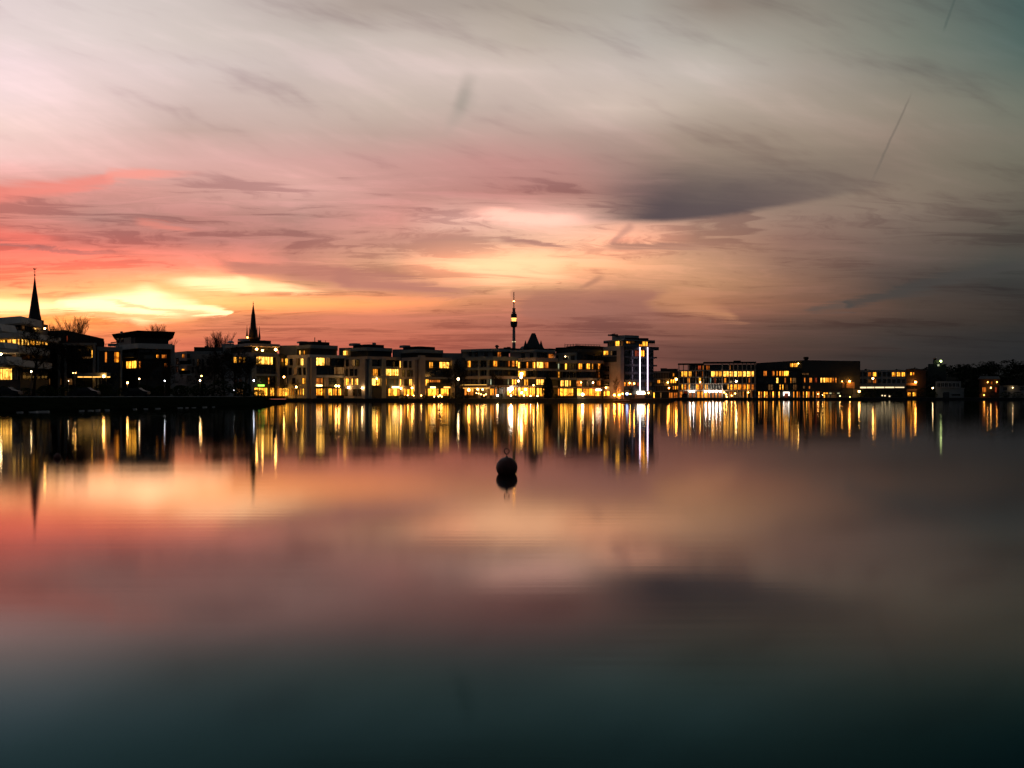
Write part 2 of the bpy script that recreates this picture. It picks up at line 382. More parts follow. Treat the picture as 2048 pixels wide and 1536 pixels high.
def link(name, me, mat, parent=None, loc=(0, 0, 0), rz=0.0):
    o = bpy.data.objects.new(name, me)
    COL.objects.link(o)
    if mat is not None and not me.materials: me.materials.append(MATS[mat] if isinstance(mat, str) else mat)
    if parent is not None:
        o.parent = parent
        o.location = Vector(loc) - world_loc(parent)
    else: o.location = loc
    o.rotation_euler = (0, 0, rz)
    if parent is not None and parent.parent is not None:      # sub-part: undo the part's own turn
        o.location = Matrix.Rotation(-parent.rotation_euler.z, 3, 'Z') @ (Vector(loc) - world_loc(parent))
        o.rotation_euler = (0, 0, rz - parent.rotation_euler.z)
    return o

def world_loc(o):
    if o.parent is None: return Vector(o.location)
    p = o.parent
    return world_loc(p) + Matrix.Rotation(p.rotation_euler.z, 3, 'Z') @ Vector(o.location)

def tag(o, label=None, cat=None, group=None, kind=None):
    if label: o['label'] = label
    if cat: o['category'] = cat
    if group: o['group'] = group
    if kind: o['kind'] = kind
    return o

def empty(name, loc, label, cat, group=None):
    o = bpy.data.objects.new(name, None); COL.objects.link(o)
    o.location = loc; o.empty_display_size = 0.5
    return tag(o, label, cat, group)

def boxes_mesh(name, bl):
    """bl: list of (x0,x1,y0,y1,z0,z1) in local axes, one mesh"""
    vs, fs = [], []
    for x0, x1, y0, y1, z0, z1 in bl:
        k = len(vs)
        vs += [(x0, y0, z0), (x1, y0, z0), (x1, y1, z0), (x0, y1, z0), (x0, y0, z1), (x1, y0, z1), (x1, y1, z1), (x0, y1, z1)]
        fs += [tuple(k + i for i in q) for q in ((0, 3, 2, 1), (4, 5, 6, 7), (0, 1, 5, 4), (1, 2, 6, 5), (2, 3, 7, 6), (3, 0, 4, 7))]
    me = bpy.data.meshes.new(name); me.from_pydata(vs, [], fs); me.update()
    return me

def prism_mesh(name, pts, z0, z1, top=None):
    n = len(pts)
    top = top or pts
    area = sum(pts[i][0] * pts[(i + 1) % n][1] - pts[(i + 1) % n][0] * pts[i][1] for i in range(n))
    if area < 0: pts = pts[::-1]; top = top[::-1]
    z1s = z1 if isinstance(z1, (list, tuple)) else [z1] * n
    vs = [(x, y, z0) for x, y in pts] + [(x, y, zz) for (x, y), zz in zip(top, z1s)]
    fs = [tuple(range(n))[::-1], tuple(range(n, 2 * n))] + [(i, (i + 1) % n, n + (i + 1) % n, n + i) for i in range(n)]
    me = bpy.data.meshes.new(name); me.from_pydata(vs, [], fs); me.update()
    return me

def lathe_mesh(name, prof, n=16, cap=True, smooth=True, flute=0.0):
    """prof: list of (radius, z)"""
    vs, fs = [], []
    for r, z in prof:
        for i in range(n):
            a = 2 * math.pi * (i + 0.5) / n
            vs.append((r * math.cos(a), r * math.sin(a), z))
    for j in range(len(prof) - 1):
        for i in range(n):
            fs.append((j * n + i, j * n + (i + 1) % n, (j + 1) * n + (i + 1) % n, (j + 1) * n + i))
    if cap:
        fs.append(tuple(range(n))[::-1]); fs.append(tuple((len(prof) - 1) * n + i for i in range(n)))
    me = bpy.data.meshes.new(name); me.from_pydata(vs, [], fs); me.update()
    if smooth:
        for p in me.polygons: p.use_smooth = True
    return me

class Fac:
    """a facade plane standing on the plan line A-B (given as photo column and distance)"""
    def __init__(s, A, B):
        s.a = Vector(P(*A)); b = Vector(P(*B))
        s.t = (b - s.a).normalized()
        s.n = Vector((s.t.y, -s.t.x))
        if s.n.dot(s.a) > 0: s.n = -s.n
        s.ang = math.atan2(s.t.y, s.t.x)
        if s.n.dot(Vector((math.sin(s.ang), -math.cos(s.ang)))) < 0:
            s.t = -s.t; s.ang = math.atan2(s.t.y, s.t.x)
    def hit(s, px):
        k = (px - CX) / FPX          # ray (k*D, D)
        # (kD - ax)*ty - (D - ay)*tx = 0
        D = (s.a.x * s.t.y - s.a.y * s.t.x) / (k * s.t.y - s.t.x)
        return D, (Vector((k * D, D)) - s.a).dot(s.t)
    def rect(s, x0, x1, y0, y1):
        D0, u0 = s.hit(x0); D1, u1 = s.hit(x1)
        D = (D0 + D1) / 2
        if u1 < u0: u0, u1 = u1, u0
        return u0, u1, Z(y1, D), Z(y0, D)
    def pt(s, u, d, z):
        q = s.a + s.t * u + s.n * d
        return Vector((q.x, q.y, z))

class Bld:
    def __init__(s, name, label, cat, px, D, z0, group=None):
        x, y = P(px, D)
        s.o = empty(name, (x, y, z0), label, cat, group); s.z0 = z0
    def prism(s, part, foot, ytop, ybot, mat, D=None, top=None, parent=None):
        D = D or min(d for _, d in foot)
        pts = [P(*f) for f in foot]
        z1 = Z(ytop, D) if not isinstance(ytop, list) else [Z(y, D) for y in ytop]
        z0 = s.z0 - 0.05 if ybot is None else Z(ybot, D)
        cx = sum(p[0] for p in pts) / len(pts); cy = sum(p[1] for p in pts) / len(pts)
        loc = (cx, cy, z0)
        zz = [q - z0 for q in z1] if isinstance(z1, list) else z1 - z0
        tp = [(a - cx, b - cy) for a, b in (P(*f) for f in top)] if top else None
        me = prism_mesh(part, [(a - cx, b - cy) for a, b in pts], 0, zz, tp)
        return link(part, me, mat, parent or s.o, loc)
    def box(s, f, part, x0, x1, y0, y1, d0, d1, mat, parent=None):
        u0, u1, z0, z1 = f.rect(x0, x1, y0, y1 if y1 is not None else HY)
        if y1 is None: z0 = s.z0 - 0.04
        w = (u1 - u0) / 2; h = (z1 - z0) / 2
        c = f.pt((u0 + u1) / 2, 0, (z0 + z1) / 2)
        me = boxes_mesh(part, [(-w, w, -d1, -d0, -h, h)])
        return link(part, me, mat, parent or s.o, c, f.ang)
    def win(s, f, x0, x1, y0, y1, mat='glass_dark', n=2, d=0.04, rows=1, frame='frame_dark', part='window', t=0.07):
        u0, u1, z0, z1 = f.rect(x0, x1, y0, y1)
        w = (u1 - u0) / 2; h = (z1 - z0) / 2
        c = f.pt((u0 + u1) / 2, 0, (z0 + z1) / 2)
        bl = [(-w, w, -d - .10, -d, h - t, h), (-w, w, -d - .10, -d, -h, -h + t),
              (-w, -w + t, -d - .10, -d, -h + t, h - t), (w - t, w, -d - .10, -d, -h + t, h - t)]
        for i in range(1, n):
            x = -w + 2 * w * i / n
            bl.append((x - t * .6, x + t * .6, -d - .09, -d, -h + t, h - t))
        for i in range(1, rows):
            q = -h + 2 * h * i / rows
            bl.append((-w + t, w - t, -d - .085, -d, q - t * .5, q + t * .5))
        o = link(part, boxes_mesh(part, bl), frame, s.o, c, f.ang)
        link('pane', boxes_mesh('pane', [(-w + t * .8, w - t * .8, -d - .03, -d - .004, -h + t * .8, h - t * .8)]), mat, o, c, f.ang)
        return o
    def lamp(s, f, px, py, r, mat, d=0.6, part='wall_lamp'):
        D, u = f.hit(px)
        c = f.pt(u, d, Z(py, D))
        o = link(part, boxes_mesh(part, [(-.05, .05, 0.0, d - .02, -.05, .05), (-.12, .12, d - .06, d - .01, -.2, .2)]), 'dark_metal', s.o, c, f.ang)
        me = globe_mesh(); g = link('bulb', me, mat, o, c, f.ang); g.scale = (r, r, r)
        g.data = globe_for(mat)
        return o

_gl = {}
def globe_mesh():
    me = bpy.data.meshes.new('bulb')
    bm = bmesh.new(); bmesh.ops.create_icosphere(bm, subdivisions=2, radius=1.0)
    for fc in bm.faces: fc.smooth = True
    bm.to_mesh(me); bm.free()
    return me
def globe_for(mat):
    if mat not in _gl:
        me = globe_mesh(); me.materials.append(MATS[mat]); _gl[mat] = me
    return _gl[mat]
def tube(vs, fs, pts, rads, n=5):
    k0 = len(vs)
    for i, p in enumerate(pts):
        p = Vector(p)
        a = Vector(pts[min(i + 1, len(pts) - 1)]) - Vector(pts[max(i - 1, 0)])
        a.normalize()
        u = a.cross(Vector((0.31, 0.17, 0.93)))
        if u.length < 1e-3: u = a.cross(Vector((1, 0, 0)))
        u.normalize(); v = a.cross(u)
        for j in range(n):
            q = 2 * math.pi * j / n
            vs.append(tuple(p + (u * math.cos(q) + v * math.sin(q)) * rads[i]))
    for i in range(len(pts) - 1):
        for j in range(n):
            fs.append((k0 + i * n + j, k0 + i * n + (j + 1) % n, k0 + (i + 1) * n + (j + 1) % n, k0 + (i + 1) * n + j))
    fs.append(tuple(k0 + j for j in range(n))[::-1]); fs.append(tuple(k0 + (len(pts) - 1) * n + j for j in range(n)))
def mesh_of(name, vs, fs, smooth=False):
    me = bpy.data.meshes.new(name); me.from_pydata(vs, [], fs); me.update()
    if smooth:
        for p in me.polygons: p.use_smooth = True
    return me

# ------------------------------------------------------------------ setting: lake, banks, ground
GZ, BZ = 0.9, 1.56          # promenade level, left bank level above the lake
def sheet(name, pts, mat, kind='structure'):
    me = bpy.data.meshes.new(name); me.from_pydata(pts, [], [tuple(range(len(pts)))]); me.update()
    if me.polygons[0].normal.z < 0: me.flip_normals()
    o = link(name, me, mat); o['kind'] = kind
    return o

def water_material():
    m = bpy.data.materials.new('lake_water'); m.use_nodes = True
    m.node_tree.nodes.clear(); n = NT(m.node_tree)
    tc = n.new('ShaderNodeTexCoord')
    px, py, pz = n.sep(tc.outputs['Object'])
    fr = n.new('ShaderNodeFresnel'); fr.inputs[0].default_value = 1.333
    fac = n.m('MULTIPLY', fr.outputs[0], n.ss(fr.outputs[0], 0.08, 0.43, 0.20, 1.08))
    g = n.new('ShaderNodeBsdfGlossy'); g.distribution = 'BECKMANN'
    breeze = n.noise(n.xyz(n.m('MULTIPLY', px, 0.022), n.m('MULTIPLY', py, 0.13), 0.0), 1.0, 4.0, 0.55, dim='2D')
    n.put(g.inputs['Roughness'], n.ss(breeze, 0.32, 0.68, 0.066, 0.084))
    n.put(g.inputs['Color'], n.mix(n.ss(fac, 0.02, 0.22), (0.32, 0.84, 0.96, 1), (1, 1, 1, 1)))
    rip = n.noise(n.xyz(n.m('MULTIPLY', px, 0.16), n.m('MULTIPLY', py, 4.5), 0.0), 1.0, 2.0, 0.5, dim='2D')
    bp = n.new('ShaderNodeBump'); bp.inputs['Strength'].default_value = 0.02; bp.inputs['Distance'].default_value = 0.02
    n.put(bp.inputs['Height'], rip)
    m.node_tree.links.new(bp.outputs[0], g.inputs['Normal'])
    d = n.new('ShaderNodeBsdfDiffuse'); d.inputs['Color'].default_value = (0.001, 0.010, 0.014, 1)
    mx = n.new('ShaderNodeMixShader'); n.put(mx.inputs[0], fac)
    m.node_tree.links.new(d.outputs[0], mx.inputs[1]); m.node_tree.links.new(g.outputs[0], mx.inputs[2])
    o = n.new('ShaderNodeOutputMaterial'); m.node_tree.links.new(mx.outputs[0], o.inputs[0])
    MATS['water'] = m
water_material()
sheet('water', [(-900, -300, 0), (900, -300, 0), (900, 520, 0), (-900, 520, 0)], 'water')

SHORE_L = [(-1400, 78), (-600, 88), (-200, 95), (0, 100), (100, 107), (200, 117), (300, 131), (400, 147), (480, 160), (540, 172), (562, 186), (570, 215), (572, 296)]
QUAY = [(572, 296), (800, 297), (1030, 294), (1100, 296), (1342, 297), (1352, 398), (1600, 400), (1850, 404), (2200, 408), (2700, 410)]
# ground of the far shore, one sheet out to the horizon
gp = [(*P(*q), GZ) for q in QUAY]
sheet('ground', gp + [(6000, 420, GZ), (6000, 6500, GZ), (-6000, 6500, GZ), (-6000, 300, GZ), (P(520, 300)[0], 300, GZ)], 'earth')
prom = [(*P(px, d + .6), GZ + .004) for px, d in QUAY]
sheet('promenade', prom + [(*P(px, d + 12), GZ + .004) for px, d in QUAY[::-1]], 'paving')
# quay wall under the promenade edge, with a pale coping stone on top
def wall_along(name, pts, z0, z1, th, mat, parent=None, out=0.0):
    vs, fs = [], []
    n = len(pts)
    for i, p in enumerate(pts):
        a = Vector(pts[max(i - 1, 0)]); b = Vector(pts[min(i + 1, n - 1)])
        t = (b - a).normalized(); nn = Vector((t.y, -t.x))
        q0 = Vector(p) + nn * out; q1 = Vector(p) + nn * (out - th)
        vs += [(q0.x, q0.y, z0), (q0.x, q0.y, z1), (q1.x, q1.y, z1), (q1.x, q1.y, z0)]
    for i in range(n - 1):
        k = i * 4
        for j in range(4):
            fs.append((k + j, k + 4 + j, k + 4 + (j + 1) % 4, k + (j + 1) % 4))
    fs.append((0, 1, 2, 3)); fs.append(tuple((n - 1) * 4 + j for j in (3, 2, 1, 0)))
    me = mesh_of(name, vs, fs); bm = bmesh.new(); bm.from_mesh(me); bmesh.ops.recalc_face_normals(bm, faces=bm.faces); bm.to_mesh(me); bm.free()
    return link(name, me, mat, parent)
qw = wall_along('quay_wall', [P(*q) for q in QUAY], -0.6, GZ + 0.02, 0.6, 'quay_concrete')
tag(qw, 'long dark concrete quay wall along the far shore promenade', 'quay wall')
wall_along('coping', [P(*q) for q in QUAY], GZ + 0.02, GZ + 0.14, 0.7, 'paving', qw, 0.05)
# left bank: grass rising from the waterline to the lawn, then the path
def left_bank():
    vs, fs = [], []
    rows = []
    for px, D in SHORE_L:
        x, y = P(px, D)
        c = Vector((x, y)); out = Vector((-0.35, 1.0)).normalized()
        if px >= 562: out = Vector((-1.0, 0.15)).normalized()
        row = [(x, y, -0.3)]
        for k, (s, z) in enumerate(((0.0, 0.06), (1.2, 0.30), (5.0, 0.80), (11.0, 1.30), (17.0, BZ), (45.0, BZ), (150.0, BZ))):
            q = c + out * s
            row.append((q.x, q.y, z + (0.04 * math.sin(px * .7 + k) if 0 < k < 4 else 0)))
        rows.append(row)
    m = len(rows[0])
    for r in rows: vs += r
    for i in range(len(rows) - 1):
        for j in range(m - 1):
            fs.append((i * m + j, (i + 1) * m + j, (i + 1) * m + j + 1, i * m + j + 1))
    me = mesh_of('grass_bank', vs, fs, True)
    bm = bmesh.new(); bm.from_mesh(me); bmesh.ops.recalc_face_normals(bm, faces=bm.faces)
    bm.to_mesh(me); bm.free()
    o = link('grass_bank', me, 'grass'); o['kind'] = 'structure'
    # lawn plateau behind
    a = [P(*q) for q in SHORE_L]
    off = Vector((-0.35, 1.0)).normalized() * 44
    pts = [(x + off.x, y + off.y, BZ + 0.004) for x, y in a[:10]]
    pts += [(P(572, 262)[0], 262, BZ + 0.004), (P(572, 300)[0], 300, BZ + 0.004), (-900, 420, BZ + 0.004), (-1400, 200, BZ + 0.004)]
    sheet('lawn', pts, 'grass')
    off = Vector((-0.35, 1.0)).normalized()
    kerb = [Vector(P(*q)) + off * 19 for q in SHORE_L[:10]]
    p2 = [Vector(P(*q)) + off * 23 for q in SHORE_L[:10]]
    sheet('path', [(v.x, v.y, BZ + 0.03) for v in kerb] + [(v.x, v.y, BZ + 0.03) for v in p2[::-1]], 'paving')
    k = wall_along('kerb', [tuple(v) for v in kerb], BZ - 0.1, BZ + 0.12, 0.25, 'pale_stone'); k['kind'] = 'structure'
left_bank()

# pale edging stones lying broken along the waterline of the left bank
rng = random.Random(5)
def shore_point(px):
    for (a, da), (b, db) in zip(SHORE_L, SHORE_L[1:]):
        if a <= px <= b:
            t = (px - a) / (b - a); return Vector(P(a, da)).lerp(Vector(P(b, db)), t)
stone_groups = [(-40, 18), (40, 58), (64, 74), (78, 82), (88, 98), (162, 180), (196, 214), (268, 282), (290, 300), (313, 326), (356, 366), (372, 392), (408, 428)]
for a, b in stone_groups:
    px = a
    while px < b:
        L = rng.uniform(0.7, 1.5); h = rng.uniform(.05, .10)
        c = shore_point(px)
        vs = []
        for dz, sh in ((-.1, 1.0), (h, .86)):
            for sx, sy in ((-1, -1), (1, -1), (1, 1), (-1, 1)):
                vs.append((sx * L / 2 * sh * rng.uniform(.9, 1.05), sy * .35 * sh * rng.uniform(.9, 1.05), dz * rng.uniform(.85, 1.1)))
        me = mesh_of('edging_stone', vs, [(0, 3, 2, 1), (4, 5, 6, 7), (0, 1, 5, 4), (1, 2, 6, 5), (2, 3, 7, 6), (3, 0, 4, 7)])
        o = link('edging_stone', me, 'pale_stone', None, (c.x - .1, c.y - .25, 0.02), rng.uniform(-.1, .1) + .25)
        tag(o, 'pale edging stone at the waterline of the grass bank', 'stone', 'edging stones along the grass bank')
        px += L / c.y * FPX * 1.12

# ------------------------------------------------------------------ buildings of the left bank
def windows(b, f, rows, d=0.04, frame='frame_dark'):
    """rows: (y0, y1, [(x0, x1, material, lights), ...])"""
    for y0, y1, lst in rows:
        for w in lst:
            x0, x1 = w[0], w[1]
            mat = w[2] if len(w) > 2 else 'glass_dark'
            n = w[3] if len(w) > 3 else (2 if x1 - x0 > 4.5 else 1)
            b.win(f, x0, x1, y0, y1, mat, n, d, 1, frame)

def terrace_house():
    b = Bld('terrace_building', 'white stepped terrace building with wide lit window bands beside the bare trees', 'building', 30, 200, BZ)
    core = [(-90, 215), (40, 202), (96, 216), (96, 240), (-90, 240)]
    b.prism('core_wall', core, 640, None, 'dark_cladding', D=202)
    fl = Fac((-90, 215), (40, 202)); fr = Fac((40, 202), (96, 216))
    big = [(-95, 208), (38, 194), (122, 219), (122, 238), (-95, 238)]
    mid = [(-95, 209), (41, 195.5), (84, 208), (84, 238), (-95, 238)]
    b.prism('roof_slab', mid, 632.5, 646, 'white_render', D=196)
    for y0, y1, ft in ((661.5, 674.5, big), (691, 705, [(-95, 207), (38, 193), (100, 212), (100, 238), (-95, 238)]), (720, 733, [(-95, 206), (37, 192), (104, 214), (104, 238), (-95, 238)])):
        b.prism('balcony_band', ft, y0, y1, 'white_render', D=195)
    # raked balcony ends
    for x0, x1, y0, y1 in ((-30, 4, 647, 662), (-30, 11, 684, 696), (-30, 17, 712, 729)):
        D = 188
        xa, ya = P(x0, D); xb, yb = P(x1, D)
        z0, z1 = Z(y1, D), Z(y0, D)
        vs = [(0, 0, 0), (xb - xa, 0, 0), (xb - xa - .55, 0, z1 - z0), (0, 0, z1 - z0)]
        vs += [(x, 6.0, z) for x, _, z in vs]
        me = mesh_of('balcony_end', vs, [(0, 1, 2, 3), (7, 6, 5, 4), (0, 4, 5, 1), (1, 5, 6, 2), (2, 6, 7, 3), (3, 7, 4, 0)])
        link('balcony_end', me, 'white_render', b.o, (xa, ya, z0))
    windows(b, fl, [(675.5, 690.5, [(-8, 1, 'lit_dim', 1), (1, 11, 'lit_yellow', 2), (15, 24, 'lit_cream', 2), (25, 34, 'lit_cream', 2), (36, 40, 'lit_cream', 1)]),
                    (648, 660, [(4, 20), (20, 38)]), (706, 719, [(-5, 14), (16, 25), (25, 34, 'lit_dim', 2)]),
                    (737, 760, [(1.5, 25, 'lit_cream', 4), (28, 38)])])
    windows(b, fr, [(675.5, 690.5, [(42, 46, 'lit_cream', 1), (48, 57, 'lit_cream', 2), (60, 69, 'lit_yellow', 2), (71, 80, 'lit_cream', 2), (83, 87, 'lit_yellow', 1), (89, 95, 'lit_cream', 1)]),
                    (648, 660, [(42, 49, 'lit_dim', 1), (50, 60), (62, 78, 'lit_dim', 3)]),
                    (706, 719, [(43, 60), (62, 76, 'lit_dim', 2), (78, 92)]), (737, 760, [(44, 62), (64, 80), (82, 94)])])
    b.lamp(fl, 38, 708, .42, 'lamp_white', 4.0, 'ceiling_lamp')
    b.lamp(fr, 80, 657, .18, 'lamp_warm', 1.0, 'ceiling_lamp')
    return b

def brick_house():
    b = Bld('brick_building', 'long dark brick building with a flat glazed front and a lit canopy below', 'building', 165, 232, BZ)
    b.prism('wall', [(84, 240), (130, 236), (208, 243), (208, 262), (84, 262)], [661, 661, 675, 675, 661], None, 'dark_brick', D=238)
    f = Fac((84, 240), (130, 236)); g = Fac((130, 236), (208, 243))
    windows(b, g, [(671, 682, [(132.5, 135.5, 'lit_red', 1), (145, 148.5), (163, 168), (176, 180)])])
    b.prism('glazed_wing', [(118, 226), (192, 226), (192, 240), (118, 240)], 690, None, 'glass_dark', D=226)
    b.prism('glazed_wing', [(194, 228), (243, 231), (243, 246), (194, 244)], 697, None, 'glass_dark', D=228)
    f1 = Fac((118, 226), (192, 226)); f2 = Fac((194, 228), (243, 231))
    b.box(f1, 'roof_edge', 118, 192, 686, 691, -.3, .8, 'concrete')
    b.box(f2, 'roof_edge', 192, 243, 694, 702, -.3, .8, 'cool_render')
    for x in (118, 131, 188): b.box(f1, 'pier', x, x + 3.5, 691, None, -.1, .7, 'concrete')
    for x in (193, 239.5): b.box(f2, 'pier', x, x + 3.5, 702, None, -.1, .7, 'cool_render')
    b.box(f1, 'parapet', 185, 208, 683, 689, -9, -8.6, 'white_render')
    b.box(f2, 'railing', 204, 241, 687, 688, -2, -1.9, 'dark_metal')
    for x in (206, 215, 224, 233, 240): b.box(f2, 'post', x, x + .6, 687.8, 695, -2, -1.9, 'dark_metal')
    b.box(f2, 'terrace_upright', 212, 214, 681.5, 695, -3, -2.6, 'dark_metal')  # slim upright standing in for a person-like shape on the terrace
    windows(b, f1, [(697, 724, [(135, 146), (147, 157), (158, 168), (169, 179), (180, 187)]), (698, 703, [(154, 164, 'lit_dim', 3)]), ], .05)
    windows(b, f1, [(713, 718, [(166, 184, 'lit_dim', 4)]), (700, 716, [(184, 190, 'lit_yellow', 3)]), (730, 746, [(121, 133), (135, 150), (152, 168), (170, 186)])], .2)
    windows(b, f2, [(704, 725, [(199, 206), (209, 214, 'lit_orange', 1), (228, 238, 'lit_gold', 4)]), (730, 746, [(198, 212), (214, 236)])], .05)
    b.box(f1, 'canopy', 156, 224, 746, 753, .8, 3.0, 'cool_render')
    b.box(f1, 'light_strip', 160, 224, 753.4, 755, 1.0, 1.25, 'strip_warm')
    for x in (158, 176, 194, 212, 222): b.box(f1, 'canopy_post', x, x + .8, 753, None, 2.6, 2.75, 'dark_metal')
    b.lamp(f1, 219, 753, .28, 'lamp_warm', 3.2, 'canopy_lamp')
    windows(b, f1, [(757, 770, [(98, 101, 'lit_dim', 1), (118, 124, 'lit_dim', 1), (128, 134, 'lit_dim', 2), (136, 150, 'lit_dim', 3)])], .05)
    b.box(f, 'railing', 86, 108, 657, 658, -2, -1.9, 'dark_metal')
    for x in (87, 92, 97, 102, 107): b.box(f, 'post', x, x + .6, 657, 662, -2, -1.9, 'dark_metal')
    b.box(g, 'chimney', 183.5, 187, 668.5, 674, -5, -4, 'dark_brick')
    return b

def pavilion_house():
    b = Bld('pavilion_building', 'dark apartment block with a thin flat roof overhanging its top storey', 'building', 290, 232, BZ)
    core = [(236, 246), (276, 236), (341, 240), (341, 258), (236, 258)]
    b.prism('wall', core, 690, None, 'dark_cladding', D=236)
    f = Fac((236, 246), (276, 236)); g = Fac((276, 236), (341, 240))
    b.prism('penthouse_wall', [(233, 249), (270, 239), (337, 243), (337, 256), (233, 256)], 671, 690, 'dark_cladding', D=238)
    b.prism('penthouse_wall', [(233, 248.4), (262, 240.5), (264, 243), (240, 252)], 672.5, 688, 'beige_render', D=239)
    roof = [(224, 247), (275, 233), (350, 238), (346, 262), (228, 262)]
    inn = [(233, 249), (272, 238.5), (337, 243), (337, 256), (233, 256)]
    b.prism('roof', inn, 664.5, 673.5, 'roof_felt', D=237, top=roof)
    b.prism('roof_edge', roof, 663, 664.6, 'roof_felt', D=237)
    b.box(g, 'chimney', 254, 258, 659.5, 665, -8, -7, 'concrete')
    pf = Fac((233, 248.4), (262, 240.5))
    windows(b, pf, [(676, 685, [(234, 239), (243, 248)])], .1)
    b.prism('parapet', [(231, 243), (275, 232.5), (345, 237), (345, 239), (276, 236), (236, 247)], 687, 697, 'white_render', D=234)
    for x in (340,): b.box(g, 'pier', x, 348, 690, None, -.3, .8, 'grey_render')
    b.box(f, 'railing', 222, 233, 684, 686, 0, .1, 'dark_metal')
    b.box(f, 'glass_railing', 243, 274.5, 706, 714, .9, 1.0, 'glass_rail')
    b.box(f, 'balcony_slab', 241, 275, 714, 716, .04, 1.1, 'anthracite')
    b.box(g, 'glass_railing', 286, 305, 710.5, 717, .9, 1.0, 'glass_rail')
    b.box(g, 'balcony_slab', 284, 340, 717, 719, .04, 1.1, 'anthracite')
    windows(b, f, [(722, 737, [(240, 245, 'lit_yellow', 1), (253, 273.5, 'lit_yellow', 4)]), (700, 713, [(244, 258), (260, 273)]), (742, 758, [(242, 256), (258, 272)])])
    windows(b, g, [(709, 716.5, [(312, 318, 'lit_gold', 2), (323, 333, 'lit_orange', 3)]), (726, 734, [(328, 335, 'lit_orange', 2), (300, 318)]),
                   (722, 737, [(277.5, 282, 'lit_orange', 1), (286, 297)]), (697, 705, [(278, 300), (304, 325)]), (742, 757, [(280, 300), (304, 320), (324, 337)])])
    return b

def cream_house():
    b = Bld('cream_building', 'cream rendered apartment house with tall narrow windows and a small roof mast', 'building', 400, 262, BZ)
    core = [(348, 272), (374, 264), (446, 266), (446, 285), (348, 285)]
    b.prism('wall', core, 702, None, 'grey_render', D=264)
    f = Fac((348, 272), (374, 264)); g = Fac((374, 264), (446, 266))
    b.box(g, 'wall', 385, 446, 709, None, 0, .8, 'beige_render')
    b.box(g, 'wall', 374, 385, 728, None, 0, .8, 'beige_render')
    b.prism('penthouse_wall', [(388, 268), (446, 270), (446, 283), (388, 283)], 694, 708, 'dark_cladding', D=268)
    b.box(g, 'parapet', 386, 412, 694.5, 697, -3, -2.8, 'dark_metal')
    b.box(g, 'mast', 410.4, 411.6, 671, 695, -6, -5.85, 'dark_metal')
    b.box(g, 'mast_antenna', 408.6, 409.4, 672, 679, -6, -5.9, 'dark_metal')
    b.box(g, 'mast_antenna', 412.6, 413.4, 672, 679, -6, -5.9, 'dark_metal')
    b.box(g, 'mast_base', 406, 414, 690, 695, -7, -5, 'dark_cladding')
    b.box(g, 'balcony_slab', 360, 384, 729, 731.5, .8, 2.0, 'white_render')
    b.box(g, 'balcony_slab', 360, 384, 748, 751, .8, 2.0, 'white_render')
    b.box(g, 'balcony_rail', 360, 382, 722, 729, 1.9, 2.0, 'glass_dark')
    b.box(g, 'balcony_rail', 360, 382, 741, 748, 1.9, 2.0, 'glass_dark')
    windows(b, f, [(716, 728, [(353, 357)]), (732, 744, [(353, 357)])])
    windows(b, g, [(708, 716, [(364, 369.5, 'lit_orange', 2), (374, 380)]), (719, 728, [(375, 382)]), (737.5, 746, [(363.5, 369, 'lit_gold', 2), (373, 380)])])
    windows(b, g, [(718, 731, [(386, 390), (395, 398.5, 'lit_dim', 1), (404, 408)]), (734, 746, [(384, 388), (395, 399), (404, 408)]), (718, 731, [(414, 420), (428, 440)]), (736, 748, [(414, 420), (428, 440)])], .84)
    return b

